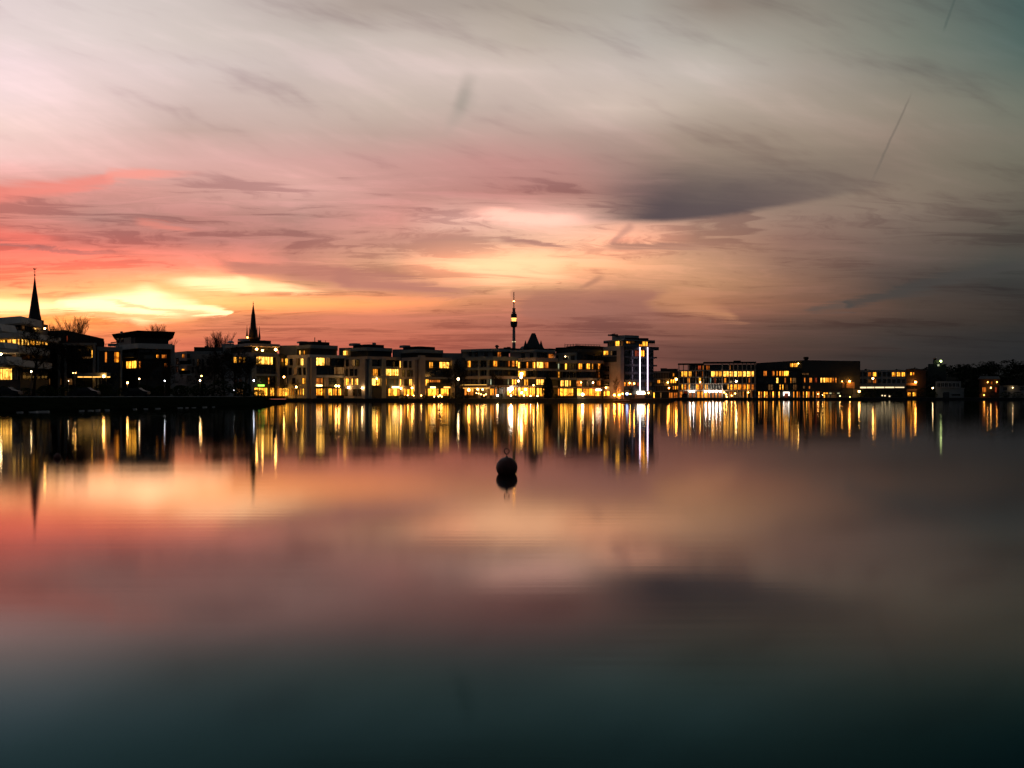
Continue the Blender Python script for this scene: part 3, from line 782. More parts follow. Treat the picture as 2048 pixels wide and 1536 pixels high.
def corner_shop_house():
    b = Bld('corner_building', 'white apartment block with terrace lamps, a lit picture window and a green shop sign', 'building', 505, 292, GZ)
    core = [(446, 303), (500, 290), (556, 297), (572, 303), (572, 318), (446, 318)]
    b.prism('core_wall', core, 706, None, 'dark_cladding', D=292)
    f = Fac((446, 303), (500, 290)); g = Fac((500, 290), (556, 297)); h = Fac((556, 297), (572, 303))
    b.prism('penthouse_wall', [(462, 303), (503, 294), (554, 300), (554, 312), (462, 312)], 691, 706, 'dark_cladding', D=294)
    b.prism('roof_slab', [(450, 303), (500, 289), (560, 296), (560, 316), (450, 316)], 686.5, 692, 'beige_render', D=290)
    b.prism('roof_upper', [(475, 304), (508, 296), (542, 300), (542, 314), (475, 314)], 680, 686.5, 'roof_felt', D=296)
    b.box(g, 'roof_vent', 509, 522, 676, 680, -9, -6, 'pale_metal')
    for x in (489, 492): b.box(g, 'pipe', x, x + 1, 675, 680, -8, -7.9, 'dark_metal')
    b.prism('floor_band', [(446, 302), (500, 288.6), (557, 295.5), (557, 299), (500, 293), (446, 306)], 705, 713, 'beige_render', D=290)
    b.box(f, 'wall', 446, 499, 713, None, 0, .9, 'cool_render')
    b.box(g, 'pier', 500, 509.5, 713, None, 0, .9, 'cool_render')
    b.box(g, 'pier', 551, 556, 713, None, 0, .9, 'beige_render')
    b.box(g, 'beam', 509.5, 551, 748, 752, 0, .9, 'cool_render')
    windows(b, f, [(714, 726, [(473.5, 479.5, 'lit_yellow', 2), (483.5, 489.5, 'lit_yellow', 2), (492.5, 496.5, 'lit_yellow', 2)]), (734, 746, [(474, 480), (484, 490)]), (758, 770, [(474, 480), (484, 490)]), (777, 789, [(480, 492, 'lit_dim', 4)])], .94)
    windows(b, g, [(711.5, 729, [(510, 545, 'lit_cream', 6)]), (733, 747, [(511, 529), (531, 550)]), (755, 768, [(511, 522), (535.5, 538.5, 'lit_gold', 1), (540, 550)])], .06)
    windows(b, g, [(775.5, 792, [(505, 517.5, 'lit_shop', 1), (518, 531, 'lit_shop', 2), (536, 545, 'lit_shop', 2)])], .95)
    windows(b, h, [(776, 792.5, [(552.5, 560, 'lit_shop', 2), (560.5, 571, 'lit_shop', 2)]), (717, 724, [(557.2, 559.6, 'lit_orange', 1)]), (734, 750, [(558, 569)])], .9)
    b.box(g, 'shop_sign', 512.5, 524.5, 769.4, 772.6, .95, 1.15, 'sign_green')
    b.lamp(g, 510, 698.5, .30, 'lamp_warm', .9); b.lamp(g, 521.5, 701, .26, 'lamp_warm', .9); b.lamp(g, 548, 699.5, .36, 'lamp_warm', .9)
    lathe = lathe_mesh('roof_dome', [(1.0, 0), (.95, .35), (.6, .62), (.05, .72)], 12)
    x, y = P(461.5, 306); link('roof_dome', lathe, 'pale_metal', b.o, (x, y, Z(686, 306)))
    b.prism('wall', [(443, 305), (468, 303), (468, 316), (443, 316)], 687, 712, 'cool_render', D=303)
    return b

def point_block(label, xl, xc, xr, pent, ytop, rows_l, rows_r, skin, parts=None, ycor=None, ywall=None, D=297):
    """four-storey block: rendered side, glazed loggia front, set-back penthouse under a flat roof"""
    b = Bld('apartment_building', label, 'building', xc, D, GZ)
    a, c, e = (xl, D + 6), (xc, D), (xr, D + 7)
    b.prism('core_wall', [a, c, e, (xr, D + 20), (xl, D + 20)], ywall + 2, None, 'dark_cladding', D=D)
    f, g = Fac(a, c), Fac(c, e)
    p0, p1, p2 = pent
    b.prism('penthouse_wall', [(p0, D + 8), (p1, D + 3), (p2, D + 9), (p2, D + 18), (p0, D + 18)], ycor + 3, ywall + 4, 'anthracite', D=D + 3)
    b.prism('roof_slab', [(p0 - 2, D + 6), (p1, D + .5), (p2 + 1.5, D + 7), (p2 + 1.5, D + 19), (p0 - 2, D + 19)], ycor, ycor + 6.5, 'cool_render', D=D + 1)
    b.prism('roof_upper', [(p0 + 4, D + 8), (p1 + 4, D + 4), (p2 - 15, D + 9), (p2 - 15, D + 17), (p0 + 4, D + 17)], ytop, ycor, 'roof_felt', D=D + 4)
    b.prism('floor_band', [(xl, D + 5.2), (xc, D - 1.1), (xr, D + 6), (xr, D + 8), (xc, D + 1), (xl, D + 7.5)], ywall, ywall + 6, skin, D=D - 1)
    b.box(f, 'wall', xl, xc, ywall + 6, None, 0, 1.0, skin)
    windows(b, f, rows_l, 1.04)
    windows(b, g, rows_r, .05)
    return b, f, g

def house_six():
    b, f, g = point_block('white block with a corner window lit above dark glazing and awning lights below', 574, 619, 693,
        (594, 621, 674), 683, [
        (717, 731, [(576, 581, 'lit_yellow', 2), (585, 591), (598, 605, 'lit_dim', 2), (607, 612.5, 'lit_cream', 2)]),
        (735, 750, [(583, 589), (594, 600, 'lit_dim', 2), (602, 608), (612, 616.5)]),
        (756, 768, [(577, 580, 'lit_dim', 1), (590, 596), (610, 617, 'lit_yellow', 2)]),
        (777, 791, [(581, 584, 'lit_yellow', 1), (587, 589, 'lit_orange', 1), (591.5, 593.5, 'lit_gold', 1), (597, 599, 'lit_yellow', 1), (601.5, 603, 'lit_gold', 1), (606, 608.5, 'lit_yellow', 1), (611, 613.5, 'lit_yellow', 1)])],
        [(715.5, 731, [(631, 649, 'lit_cream', 4), (650, 660, 'lit_dim', 2), (662, 688)]), (734, 749, [(632, 655), (657, 666), (668, 688, 'lit_dim', 1)]),
         (756, 770, [(630, 645, 'lit_orange', 3), (656, 672), (673, 680, 'lit_dim', 2)]),
         (777, 791, [(628, 645, 'lit_shop_gold', 4), (647, 649.5, 'lit_shop', 1), (655, 664, 'lit_shop', 2), (666, 674, 'lit_gold', 2), (676, 682, 'lit_shop', 2), (683, 690, 'lit_dim', 2)])],
        'white_render', ycor=689.5, ywall=709)
    b.box(g, 'pier', 619, 629, 715, None, 0, 1.4, 'beige_render'); b.box(g, 'pier', 689, 694, 715, None, 0, 1.4, 'grey_render')
    b.box(g, 'beam', 629, 689, 750.5, 755, 0, 1.4, 'white_render')
    b.box(g, 'pier', 648, 653, 755, None, 0, 1.4, 'beige_render')
    b.box(g, 'canopy', 627, 690, 773.5, 776, 0, 1.8, 'dark_cladding')
    b.box(g, 'shop_sign', 629, 640, 769.7, 772.6, 1.4, 1.6, 'sign_warm')
    b.lamp(g, 667, 772, .30, 'lamp_warm', 1.7); b.lamp(g, 672.5, 772.4, .30, 'lamp_warm', 1.7)
    pw = Fac((592, 305), (621, 300)); windows(b, pw, [(698, 710, [(577, 586, 'lit_yellow', 3)]), (701, 710, [(600, 603, 'lit_cream', 1), (609, 612, 'lit_yellow', 1)])], .3)
    b.prism('link_wall', [(558, 307), (594, 305), (594, 316), (558, 316)], 690.5, None, 'cool_render', D=305)
    b.box(f, 'mast', 584.3, 585.4, 672, 692, -9, -8.9, 'dark_metal'); b.box(f, 'mast_arm', 582.4, 587.2, 680.5, 681.3, -9, -8.9, 'dark_metal')
    b.box(f, 'chimney', 595.5, 597.8, 678, 684, -9, -8, 'dark_cladding'); b.box(f, 'pipe', 606, 606.6, 678, 684, -9, -8.9, 'dark_metal')
    b.box(g, 'roof_vent', 626, 640, 680, 683.4, -12, -9, 'grey_render')

def house_seven():
    b, f, g = point_block('beige block with two downlights on its wall and a lit loggia window', 693, 735, 802,
        (702, 735, 783), 688.5, [
        (719, 733, [(697, 703), (710, 715.5, 'lit_dim', 1), (717, 724)]), (738, 752, [(696, 701), (705, 712), (715, 719.5)]),
        (757, 770, [(697, 703.5, 'lit_yellow', 2), (708.5, 711.5, 'lit_cream', 1), (715, 722, 'lit_cream', 2)]),
        (778, 792, [(695, 701), (711, 720), (722, 728)])],
        [(717, 733, [(737, 758), (770, 796)]), (738, 751.5, [(741.5, 744.5, 'lit_orange', 1), (745, 755.5, 'lit_yellow', 3), (768, 796.5, 'lit_cream', 6)]),
         (757, 771, [(740, 752, 'lit_cream', 2), (753, 773, 'lit_shop', 5), (787, 791, 'lit_dim', 1)]), (777, 792, [(776, 797, 'lit_shop', 4)])],
        'beige_render', ycor=694.5, ywall=712.5)
    for x0, x1, y0, y1 in ((735, 740, 718, None), (759, 768, 718, None), (797, 803, 718, 772), (798, 803, 772, None)): b.box(g, 'pier', x0, x1, y0, y1, 0, 1.3, 'cool_render')
    b.box(g, 'beam', 740, 797, 733.2, 737.6, 0, 1.2, 'cool_render'); b.box(g, 'beam', 740, 797, 752.2, 756.4, 0, 1.2, 'cool_render')
    b.box(g, 'garage_wall', 741, 773, 772.2, None, .05, 1.2, 'dark_cladding')
    b.box(g, 'shop_sign', 783, 793.5, 772.8, 776, .3, 1.5, 'sign_warm')
    b.lamp(f, 704.5, 775, .26, 'lamp_white', 1.5); b.lamp(f, 732, 776, .26, 'lamp_white', 1.5); b.lamp(g, 748.5, 757.5, .22, 'lamp_warm', 1.5)
    pw = Fac((688, 307), (703, 305)); windows(b, pw, [(701.5, 710.5, [(688, 697, 'lit_cream', 3)])], .3)
    b.prism('link_wall', [(678, 307.5), (706, 305.5), (706, 316), (678, 316)], 695, None, 'cool_render', D=305)
    b.box(f, 'chimney', 705, 707.8, 683, 689, -9, -8, 'grey_render'); b.box(g, 'roof_vent', 736, 750, 684, 688.8, -12, -9, 'cool_render')

def house_eight():
    b, f, g = point_block('block with shop parasols of light at its foot and a lit corner window', 803, 835, 904,
        (802, 836, 885), 692.5, [
        (722, 736, [(805, 807.5, 'lit_cream', 1), (813, 820), (824, 828.5)]), (740, 753.5, [(810.5, 815), (820, 826.5), (828.5, 831)]),
        (758, 772, [(805, 808.5, 'lit_cream', 1), (814.5, 821.5), (824, 830, 'lit_cream', 2)]), (778, 792, [(801.5, 807, 'lit_orange', 1), (813.5, 819.5, 'lit_gold', 2), (820.5, 825.5, 'lit_shop_gold', 2), (827, 833, 'lit_shop_gold', 2)])],
        [(724, 736.5, [(858, 865.5, 'lit_yellow', 3), (866, 877), (878, 898.5, 'lit_cream', 3)]), (740, 754, [(850, 870), (871, 897)]), (758.5, 772.5, [(845.5, 857, 'lit_shop', 2)]),
         (759.5, 765, [(858, 880, 'lit_orange', 5)]), (777, 792, [(845, 852, 'lit_shop', 2), (855, 876.5, 'lit_shop_gold', 5), (881, 897.5, 'lit_shop_gold', 4)])],
        'beige_render', ycor=698.5, ywall=714)
    b.box(g, 'pier', 836, 846, 711, None, 0, 1.4, 'beige_render'); b.box(g, 'pier', 899.5, 904.5, 720, None, 0, 1.4, 'grey_render')
    b.box(g, 'beam', 846, 899.5, 754.5, 758, 0, 1.4, 'grey_render'); b.box(g, 'beam', 853, 899.5, 766, 773, 0, 1.4, 'dark_cladding')
    b.box(g, 'shop_sign', 856, 865.5, 773.5, 776.3, 1.42, 1.6, 'sign_warm'); b.box(g, 'shop_sign', 882.5, 895, 773.3, 776.3, 1.42, 1.6, 'strip_warm')
    b.lamp(f, 810, 777, .24, 'lamp_warm', 1.5); b.lamp(f, 833.5, 776, .26, 'lamp_warm', 1.7)
    b.prism('link_wall', [(884, 306), (934, 308), (934, 318), (884, 318)], 706, None, 'cool_render', D=306)
    b.prism('link_wall', [(785, 306), (806, 305), (806, 316), (785, 316)], 698.5, None, 'cool_render', D=305)
    b.box(g, 'roof_vent', 838, 850.5, 688, 692.8, -12, -9, 'cool_render')

def banded_block(name, label, foot, D, pent, rooftop, bands, yw, skin='grey_render'):
    """block whose storeys are tied by continuous balcony bands running round the front corner"""
    b = Bld(name, label, 'building', foot[1][0], D, GZ)
    b.prism('core_wall', foot, yw + 2, None, 'dark_cladding', D=D)
    return b

def grow(foot, k):
    """outline moved toward the lake by k metres"""
    return [(px, d - k) if i < 3 else (px, d) for i, (px, d) in enumerate(foot)]

def house_nine():
    D = 296
    foot = [(930, D + 5), (985, D), (1040, D + 5), (1040, D + 20), (930, D + 20)]
    b = Bld('apartment_building', 'block with pale window grids above an orange lit café awning', 'building', 985, D, GZ)
    b.prism('core_wall', foot, 715, None, 'dark_cladding', D=D)
    f = Fac(foot[0], foot[1]); g = Fac(foot[1], foot[2])
    b.prism('penthouse_wall', [(924, D + 10), (985, D + 4), (1018, D + 9), (1018, D + 18), (924, D + 18)], 701, 715, 'cool_render', D=D + 4)
    b.prism('roof_slab', [(922, D + 8), (985, D + 2), (1021, D + 8), (1021, D + 19), (922, D + 19)], 697, 702, 'cool_render', D=D + 2)
    pf = Fac((924, D + 10), (985, D + 4)); pg = Fac((985, D + 4), (1018, D + 9))
    windows(b, pf, [(703.5, 713, [(939, 943), (950, 956), (968, 976)])]); windows(b, pg, [(704, 713.5, [(986, 993), (994.5, 1001.5, 'lit_orange', 2), (1004, 1016)])])
    for y0, y1, k in ((713, 720.5, 1.5), (735, 739.5, 1.3), (752, 757.5, 1.3), (770.5, 773, 1.4)):
        b.prism('balcony_band', grow(foot, k), y0, y1, 'beige_render' if y0 > 740 else 'cool_render', D=D)
    windows(b, f, [(721.5, 734.5, [(936.5, 942, 'lit_gold', 2), (945, 950), (952, 958), (962, 975)]), (740, 751.5, [(937, 942), (945, 950), (952, 958), (963, 976)]), (758.5, 770, [(937, 942), (945, 950), (952, 958), (963, 976)])], .2, 'frame_pale')
    windows(b, g, [(721.5, 733.5, [(986, 993.5, 'lit_gold', 2), (1015, 1019, 'lit_orange', 1), (1023, 1028, 'lit_orange', 2), (1031, 1034.5, 'lit_yellow', 1), (998, 1010)]), (740, 751.5, [(988, 1004), (1008, 1030)]), (758.5, 769.5, [(979.5, 982, 'lit_pale', 1), (1014.5, 1017, 'lit_pale', 1), (1023, 1032, 'lit_yellow', 3), (988, 1006)])], .2)
    for x in (960, 977): b.box(f, 'pier', x, x + 2.2, 721, None, 0, 1.1, 'grey_render')
    b.box(f, 'awning', 931, 985, 772, 775.6, 1.0, 3.4, 'awning'); b.box(g, 'awning', 986, 993, 772, 775.6, 1.0, 3.0, 'awning')
    b.box(f, 'light_strip', 932, 984, 775.9, 776.7, 1.4, 1.6, 'strip_warm')
    windows(b, f, [(777, 791, [(931, 937, 'lit_orange', 1), (938, 949, 'lit_orange', 3), (951, 964, 'lit_dim', 3), (965, 977, 'lit_dim', 3)])], .5)
    windows(b, g, [(777, 791, [(978, 986, 'lit_gold', 2), (988, 992, 'lit_orange', 1)]), (774, 791, [(1012, 1022, 'lit_shop_gold', 2), (1023, 1033, 'lit_shop', 2)])], .5)
    b.box(f, 'added_awning_wash', 932, 984, 769.6, 770.2, 3.0, 3.2, 'strip_warm')  # glowing strip added above the awning to brighten its cloth, no real fitting
    b.lamp(f, 943.5, 780, .42, 'lamp_orange', 1.6, 'pendant_lamp')
    for x, y in ((961, 778.5), (971, 778.8)): b.lamp(f, x, y, .24, 'lamp_warm', 1.6, 'pendant_lamp')
    for x, y0 in ((946, 686), (962, 691), (969, 690)):
        b.box(f, 'chimney', x, x + (1.6 if x == 946 else 4.5), y0, 697.5, -14, -13, 'dark_cladding')
    b.box(f, 'chimney_cap', 944.8, 949, 687.5, 690, -14.1, -12.9, 'dark_cladding')
    b.box(f, 'roof_upper', 938, 990, 694, 697.5, -16, -10, 'roof_felt')

def house_ten():
    D = 294
    foot = [(1036, D + 4), (1072, D), (1116, D + 6), (1116, D + 20), (1036, D + 20)]
    b = Bld('apartment_building', 'block with curved balcony bands and a very bright golden ground floor', 'building', 1072, D, GZ)
    b.prism('core_wall', foot, 717, None, 'dark_cladding', D=D)
    f = Fac(foot[0], foot[1]); g = Fac(foot[1], foot[2])
    b.prism('penthouse_wall', [(1020, D + 9), (1071, D + 4), (1110, D + 9), (1110, D + 18), (1020, D + 18)], 702, 717, 'beige_render', D=D + 4)
    b.prism('roof_slab', [(1020, D + 8), (1072, D + 2.5), (1111, D + 8), (1111, D + 19), (1020, D + 19)], 699, 703.5, 'grey_render', D=D + 3)
    pf = Fac((1020, D + 9), (1071, D + 4)); pg = Fac((1071, D + 4), (1110, D + 9))
    windows(b, pf, [(706.5, 715.5, [(1043, 1050), (1060, 1067)])]); windows(b, pg, [(705.5, 716, [(1074, 1084), (1085, 1094)]), (708, 716.5, [(1096, 1107.5, 'lit_orange', 2)])])
    for y0, y1, k, m in ((715.5, 722.5, 1.6, 'beige_render'), (737, 741, 1.4, 'beige_render'), (754.5, 758, 1.4, 'beige_render'), (771.5, 774.5, 1.5, 'beige_render')):
        b.prism('balcony_band', grow(foot, k), y0, y1, m, D=D)
    windows(b, f, [(724, 736.5, [(1037, 1041.5, 'lit_cream', 1), (1044, 1052), (1054, 1057.5, 'lit_gold', 1), (1066, 1071.5, 'lit_shop', 1)]), (741.5, 754, [(1037, 1052, 'lit_gold', 3), (1056, 1068)]), (758.5, 771, [(1037, 1046, 'lit_dim', 2), (1049, 1052, 'lit_yellow', 1), (1054, 1057.5, 'lit_yellow', 1)]),
                   (775, 793, [(1036.5, 1047, 'lit_shop_gold', 2), (1047.5, 1058, 'lit_shop_gold', 2), (1058.5, 1071, 'lit_shop_gold', 2)])], .2)
    windows(b, g, [(724, 736.5, [(1072.5, 1086, 'lit_cream', 4), (1087, 1096, 'lit_orange', 2)]), (741.5, 754, [(1074, 1090), (1092, 1102)]), (758.5, 770, [(1071, 1087, 'lit_cream', 4)]), (776, 793, [(1072, 1078, 'lit_shop', 1), (1079, 1087, 'lit_shop_gold', 2)])], .2)
    b.box(f, 'canopy', 1012, 1066, 773.5, 775, 1.5, 3.5, 'awning')
    b.lamp(f, 1029, 777.5, .62, 'flood_white', 1.8); b.lamp(f, 1058.5, 779, .34, 'lamp_warm', 1.8)
    b.lamp(f, 1049, 785.5, .36, 'lamp_warm', 1.4, 'pendant_lamp')
    b.box(f, 'roof_frame', 1032, 1032.8, 690.5, 699.5, -9, -8.9, 'dark_metal'); b.box(f, 'roof_frame', 1036.6, 1037.4, 690.5, 699.5, -9, -8.9, 'dark_metal'); b.box(f, 'roof_frame', 1032.8, 1036.6, 690.5, 691.4, -9, -8.9, 'dark_metal')
    b.box(f, 'roof_upper', 1040, 1066, 695, 699.5, -15, -9, 'roof_felt')

def house_eleven():
    D = 296
    foot = [(1104, D + 6), (1155, D), (1207, D + 5), (1207, D + 20), (1104, D + 20)]
    b = Bld('apartment_building', 'block with a steel pergola frame on its roof and busy lit shops below', 'building', 1155, D, GZ)
    b.prism('core_wall', foot, 724, None, 'dark_cladding', D=D)
    f = Fac(foot[0], foot[1]); g = Fac(foot[1], foot[2])
    b.prism('penthouse_wall', [(1112, D + 9), (1155, D + 4), (1206, D + 9), (1206, D + 18), (1112, D + 18)], 697, 724, 'dark_cladding', D=D + 4)
    pf = Fac((1112, D + 9), (1155, D + 4)); pg = Fac((1155, D + 4), (1206, D + 9))
    b.box(pf, 'wall', 1111, 1155, 706, 709.5, .1, 1.0, 'cool_render'); b.box(pf, 'wall', 1112, 1154, 709.5, 722, .02, .4, 'cool_render')
    b.box(pg, 'wall', 1155, 1206, 699, 704.5, .1, .6, 'anthracite')
    windows(b, pf, [(711, 720, [(1115, 1118.5), (1128, 1136, 'glass_dark', 2), (1144, 1151)])], .45)
    windows(b, pg, [(709, 720, [(1160, 1172), (1174, 1186), (1188, 1200)])], .05)
    b.lamp(pf, 1133.6, 713.3, .12, 'lamp_white', .8)
    b.box(pf, 'roof_slab', 1113, 1155, 694.5, 697, -6, .5, 'roof_felt'); b.box(pg, 'roof_slab', 1155, 1206, 692.5, 697, -6, .4, 'roof_felt')
    # pergola: posts and rails
    for i in range(15):
        x = 1125 + i * 5.6
        y = 687.6 + i * .16
        ff = pf if x < 1155 else pg
        b.box(ff, 'pergola_post', x, x + .7, y - (.9 if i % 3 == 0 else 0), 694, -1.2, -1.1, 'dark_metal')
    for x0, x1, ff in ((1125, 1155, pf), (1155, 1205, pg)):
        b.box(ff, 'pergola_rail', x0, x1, 688.2, 688.9, -1.2, -1.12, 'dark_metal'); b.box(ff, 'pergola_rail', x0, x1, 691.2, 691.8, -1.2, -1.12, 'dark_metal')
    for y0, y1, k, m in ((720.5, 726.5, 1.5, 'grey_render'), (739.5, 743, 1.3, 'grey_render'), (756, 760, 1.3, 'grey_render'), (774, 776.5, 1.4, 'beige_render')):
        b.prism('balcony_band', grow(foot, k), y0, y1, m, D=D)
    windows(b, f, [(727, 739, [(1107.5, 1110, 'lit_pale', 1), (1113, 1119.5, 'lit_pale', 2), (1131, 1135.5, 'lit_yellow', 1), (1138, 1143), (1145, 1152)]), (743.5, 755.5, [(1104.5, 1120, 'lit_yellow', 5), (1126, 1141), (1144, 1153)]),
                   (760.5, 773, [(1104, 1106, 'lit_yellow', 1), (1109, 1115.5, 'lit_yellow', 2), (1122, 1129, 'lit_cream', 2), (1131, 1137.5, 'lit_cream', 2), (1139.5, 1142.5, 'lit_yellow', 1)]),
                   (777, 792, [(1108, 1120, 'lit_orange', 3), (1121, 1126.5, 'lit_shop_gold', 1), (1127, 1148, 'lit_shop', 5)])], .2, 'frame_pale')
    windows(b, g, [(727, 738.5, [(1156, 1163.5, 'lit_gold', 2), (1172, 1179, 'lit_yellow', 2), (1183, 1185.5, 'lit_yellow', 1), (1195, 1200, 'lit_gold', 2), (1165, 1170)]), (743.5, 755.5, [(1157, 1175), (1178, 1192), (1195, 1199, 'lit_orange', 1)]),
                   (761, 773, [(1151.5, 1163, 'lit_orange', 2), (1172, 1176, 'lit_dim', 1), (1184, 1188, 'lit_orange', 1), (1192, 1200, 'lit_orange', 3)]), (777, 792, [(1153, 1163, 'lit_shop_gold', 3), (1164, 1175, 'lit_gold', 3), (1176, 1188, 'lit_shop_gold', 3), (1189, 1201, 'lit_shop_gold', 3)])], .2)
    b.box(g, 'shop_sign', 1189.5, 1200.5, 777.8, 781.4, .5, .9, 'sign_white')
    b.lamp(g, 1157, 765, .16, 'lamp_warm', 1.3, 'pendant_lamp'); b.lamp(g, 1181, 765.3, .22, 'lamp_white', 1.3, 'pendant_lamp')
    b.lamp(g, 1160.5, 789, .42, 'lamp_white', 1.2, 'display_lamp')
    b.box(g, 'parasol_shade', 1178, 1200, 788, 788.8, 2.0, 3.0, 'wood')

def glass_tower():
    D = 297
    b = Bld('tower_building', 'seven storey waterside tower with two white neon tubes on its glazed front', 'building', 1248, D, GZ)
    foot = [(1206, D + 9), (1246, D), (1307, D + 6), (1307, D + 22), (1206, D + 22)]
    b.prism('core_wall', foot, 695, None, 'dark_cladding', D=D)
    f = Fac(foot[0], foot[1]); g = Fac(foot[1], foot[2])
    b.prism('penthouse_wall', [(1215, D + 10), (1247, D + 3), (1297, D + 8), (1297, D + 20), (1215, D + 20)], 679, 696, 'cool_render', D=D + 3)
    pf = Fac((1215, D + 10), (1247, D + 3)); pg = Fac((1247, D + 3), (1297, D + 8))
    b.prism('roof_slab', [(1207, D + 10), (1247, D + 1), (1310, D + 8), (1310, D + 20), (1207, D + 20)], 678.5, 681, 'cool_render', D=D + 2)
    b.prism('plant_room', [(1224, D + 10), (1250, D + 5), (1278, D + 8), (1278, D + 18), (1224, D + 18)], 670, 678.5, 'cool_render', D=D + 5)
    b.prism('roof_upper', [(1250, D + 5), (1297, D + 7), (1297, D + 18), (1250, D + 18)], 675.5, 678.4, 'roof_felt', D=D + 5)
    for x0, x1, y0 in ((1240, 1245.5, 667), (1247.5, 1248.4, 665.5), (1250.5, 1254.5, 667), (1259, 1262, 669)): b.box(pg, 'roof_vent', x0, x1, y0, 670.2, -6, -4.5, 'dark_metal')
    b.box(pg, 'roof_rail', 1262, 1279, 670, 670.7, -3, -2.9, 'dark_metal')
    for x in (1262, 1270, 1278.3): b.box(pg, 'post', x, x + .7, 670.7, 678.5, -3, -2.9, 'dark_metal')
    windows(b, pf, [(682, 692.5, [(1217, 1227), (1231, 1239.5, 'lit_yellow', 3), (1242, 1247, 'lit_dim', 2)])], .05)
    windows(b, pg, [(682.5, 687, [(1252, 1260.5, 'lit_gold', 2), (1262, 1269, 'lit_dim', 2)]), (688.5, 693, [(1278, 1284, 'lit_gold', 2)]), (683, 693, [(1284.5, 1295, 'lit_yellow', 3)])], .05)
    # left rendered wing
    b.box(f, 'wall', 1206, 1240, 693, None, 0, .9, 'beige_render'); b.box(f, 'corner_pier', 1240.5, 1248, 693, None, 0, 1.3, 'beige_render')
    b.box(f, 'wall', 1207, 1240, 713.5, 724.5, .9, 1.1, 'dark_cladding')
    windows(b, f, [(701.5, 710.5, [(1212.5, 1222, 'lit_yellow', 3), (1226, 1230, 'lit_dim', 1), (1231, 1239)])], .95)
    for y0, y1 in ((732, 743.5), (748.5, 759.5), (764.5, 773.5)): b.win(f, 1211, 1224, y0, y1, 'glass_dark', 3, .95, 2, 'frame_pale')
    windows(b, f, [(782, 792, [(1213, 1216, 'lit_shop', 1), (1217, 1226, 'lit_shop_gold', 3)])], .95)
    # glazed front
    for y0, y1 in ((693.5, 700), (713.5, 717), (729, 732.3), (744.2, 748), (759.5, 763.5), (774.5, 778)):
        b.box(g, 'floor_band', 1248, 1307 if y0 > 700 else 1311, y0, y1, 0, 1.6 if y0 < 700 else .5, 'anthracite')
    for y0, y1 in ((700.8, 713), (717.6, 728.6), (733, 743.8), (748.6, 759)):
        for x in (1249, 1259, 1269, 1279, 1289, 1299):
            m = 'glass_dark'
            if y0 < 702 and x == 1279: m = 'lit_gold'
            if y0 < 702 and x == 1269: m = 'lit_red'
            b.win(g, x + .2, x + (9.3 if x < 1299 else 7.5), y0, y1, m, 2, .04)
    windows(b, g, [(764.5, 772.5, [(1247, 1250.5, 'lit_gold', 1), (1253, 1260, 'lit_orange', 2), (1261, 1267, 'lit_orange', 2), (1273.5, 1280, 'lit_red', 2), (1289, 1303, 'lit_dim', 4)]),
                   (780, 791, [(1249, 1262, 'lit_dim', 3), (1289, 1303, 'lit_dim', 3)])], .1)
    for x, y in ((1256, 766.3), (1265, 767)): b.lamp(g, x, y, .2, 'lamp_orange', .8, 'pendant_lamp')
    b.box(g, 'entrance_screen', 1271.5, 1285.5, 782.5, 788.5, .6, .8, 'entrance_white')
    b.box(g, 'entrance_door', 1268.5, 1288, 788.6, None, .3, .7, 'awning')
    # neon tubes with their brackets
    for x in (1272, 1287.3):
        u = g.hit(x)[1]; D0 = g.hit(x)[0]
        c = g.pt(u, 1.9, Z(782, D0)); h = Z(695, D0) - Z(782, D0)
        tb = link('neon_tube', lathe_mesh('neon_tube', [(.135, 0), (.135, h)], 10), 'neon', b.o, c)
        for k in range(5):
            zc = Z(782, D0) + h * (k + .3) / 5
            cc = g.pt(u, 1.1, zc)
            link('bracket', boxes_mesh('bracket', [(-.04, .04, -.75, .62, -.05, .05)]), 'dark_metal', tb, cc, g.ang)
    for x in (1307.5,):
        for y in (714, 730): b.box(g, 'balcony', x, x + 2.4, y, y + 3, -1, 1.0, 'dark_cladding')
    b.lamp(f, 1219.5, 775.3, .2, 'lamp_warm', 1.4)
    b.lamp(f, 1243, 790, .26, 'lamp_uplight', 2.6, 'uplight'); b.lamp(f, 1254, 790, .26, 'lamp_uplight', 2.8, 'uplight')
    b.box(g, 'terrace_rail', 1290, 1306, 689.5, 690.2, 1.0, 1.1, 'dark_metal')

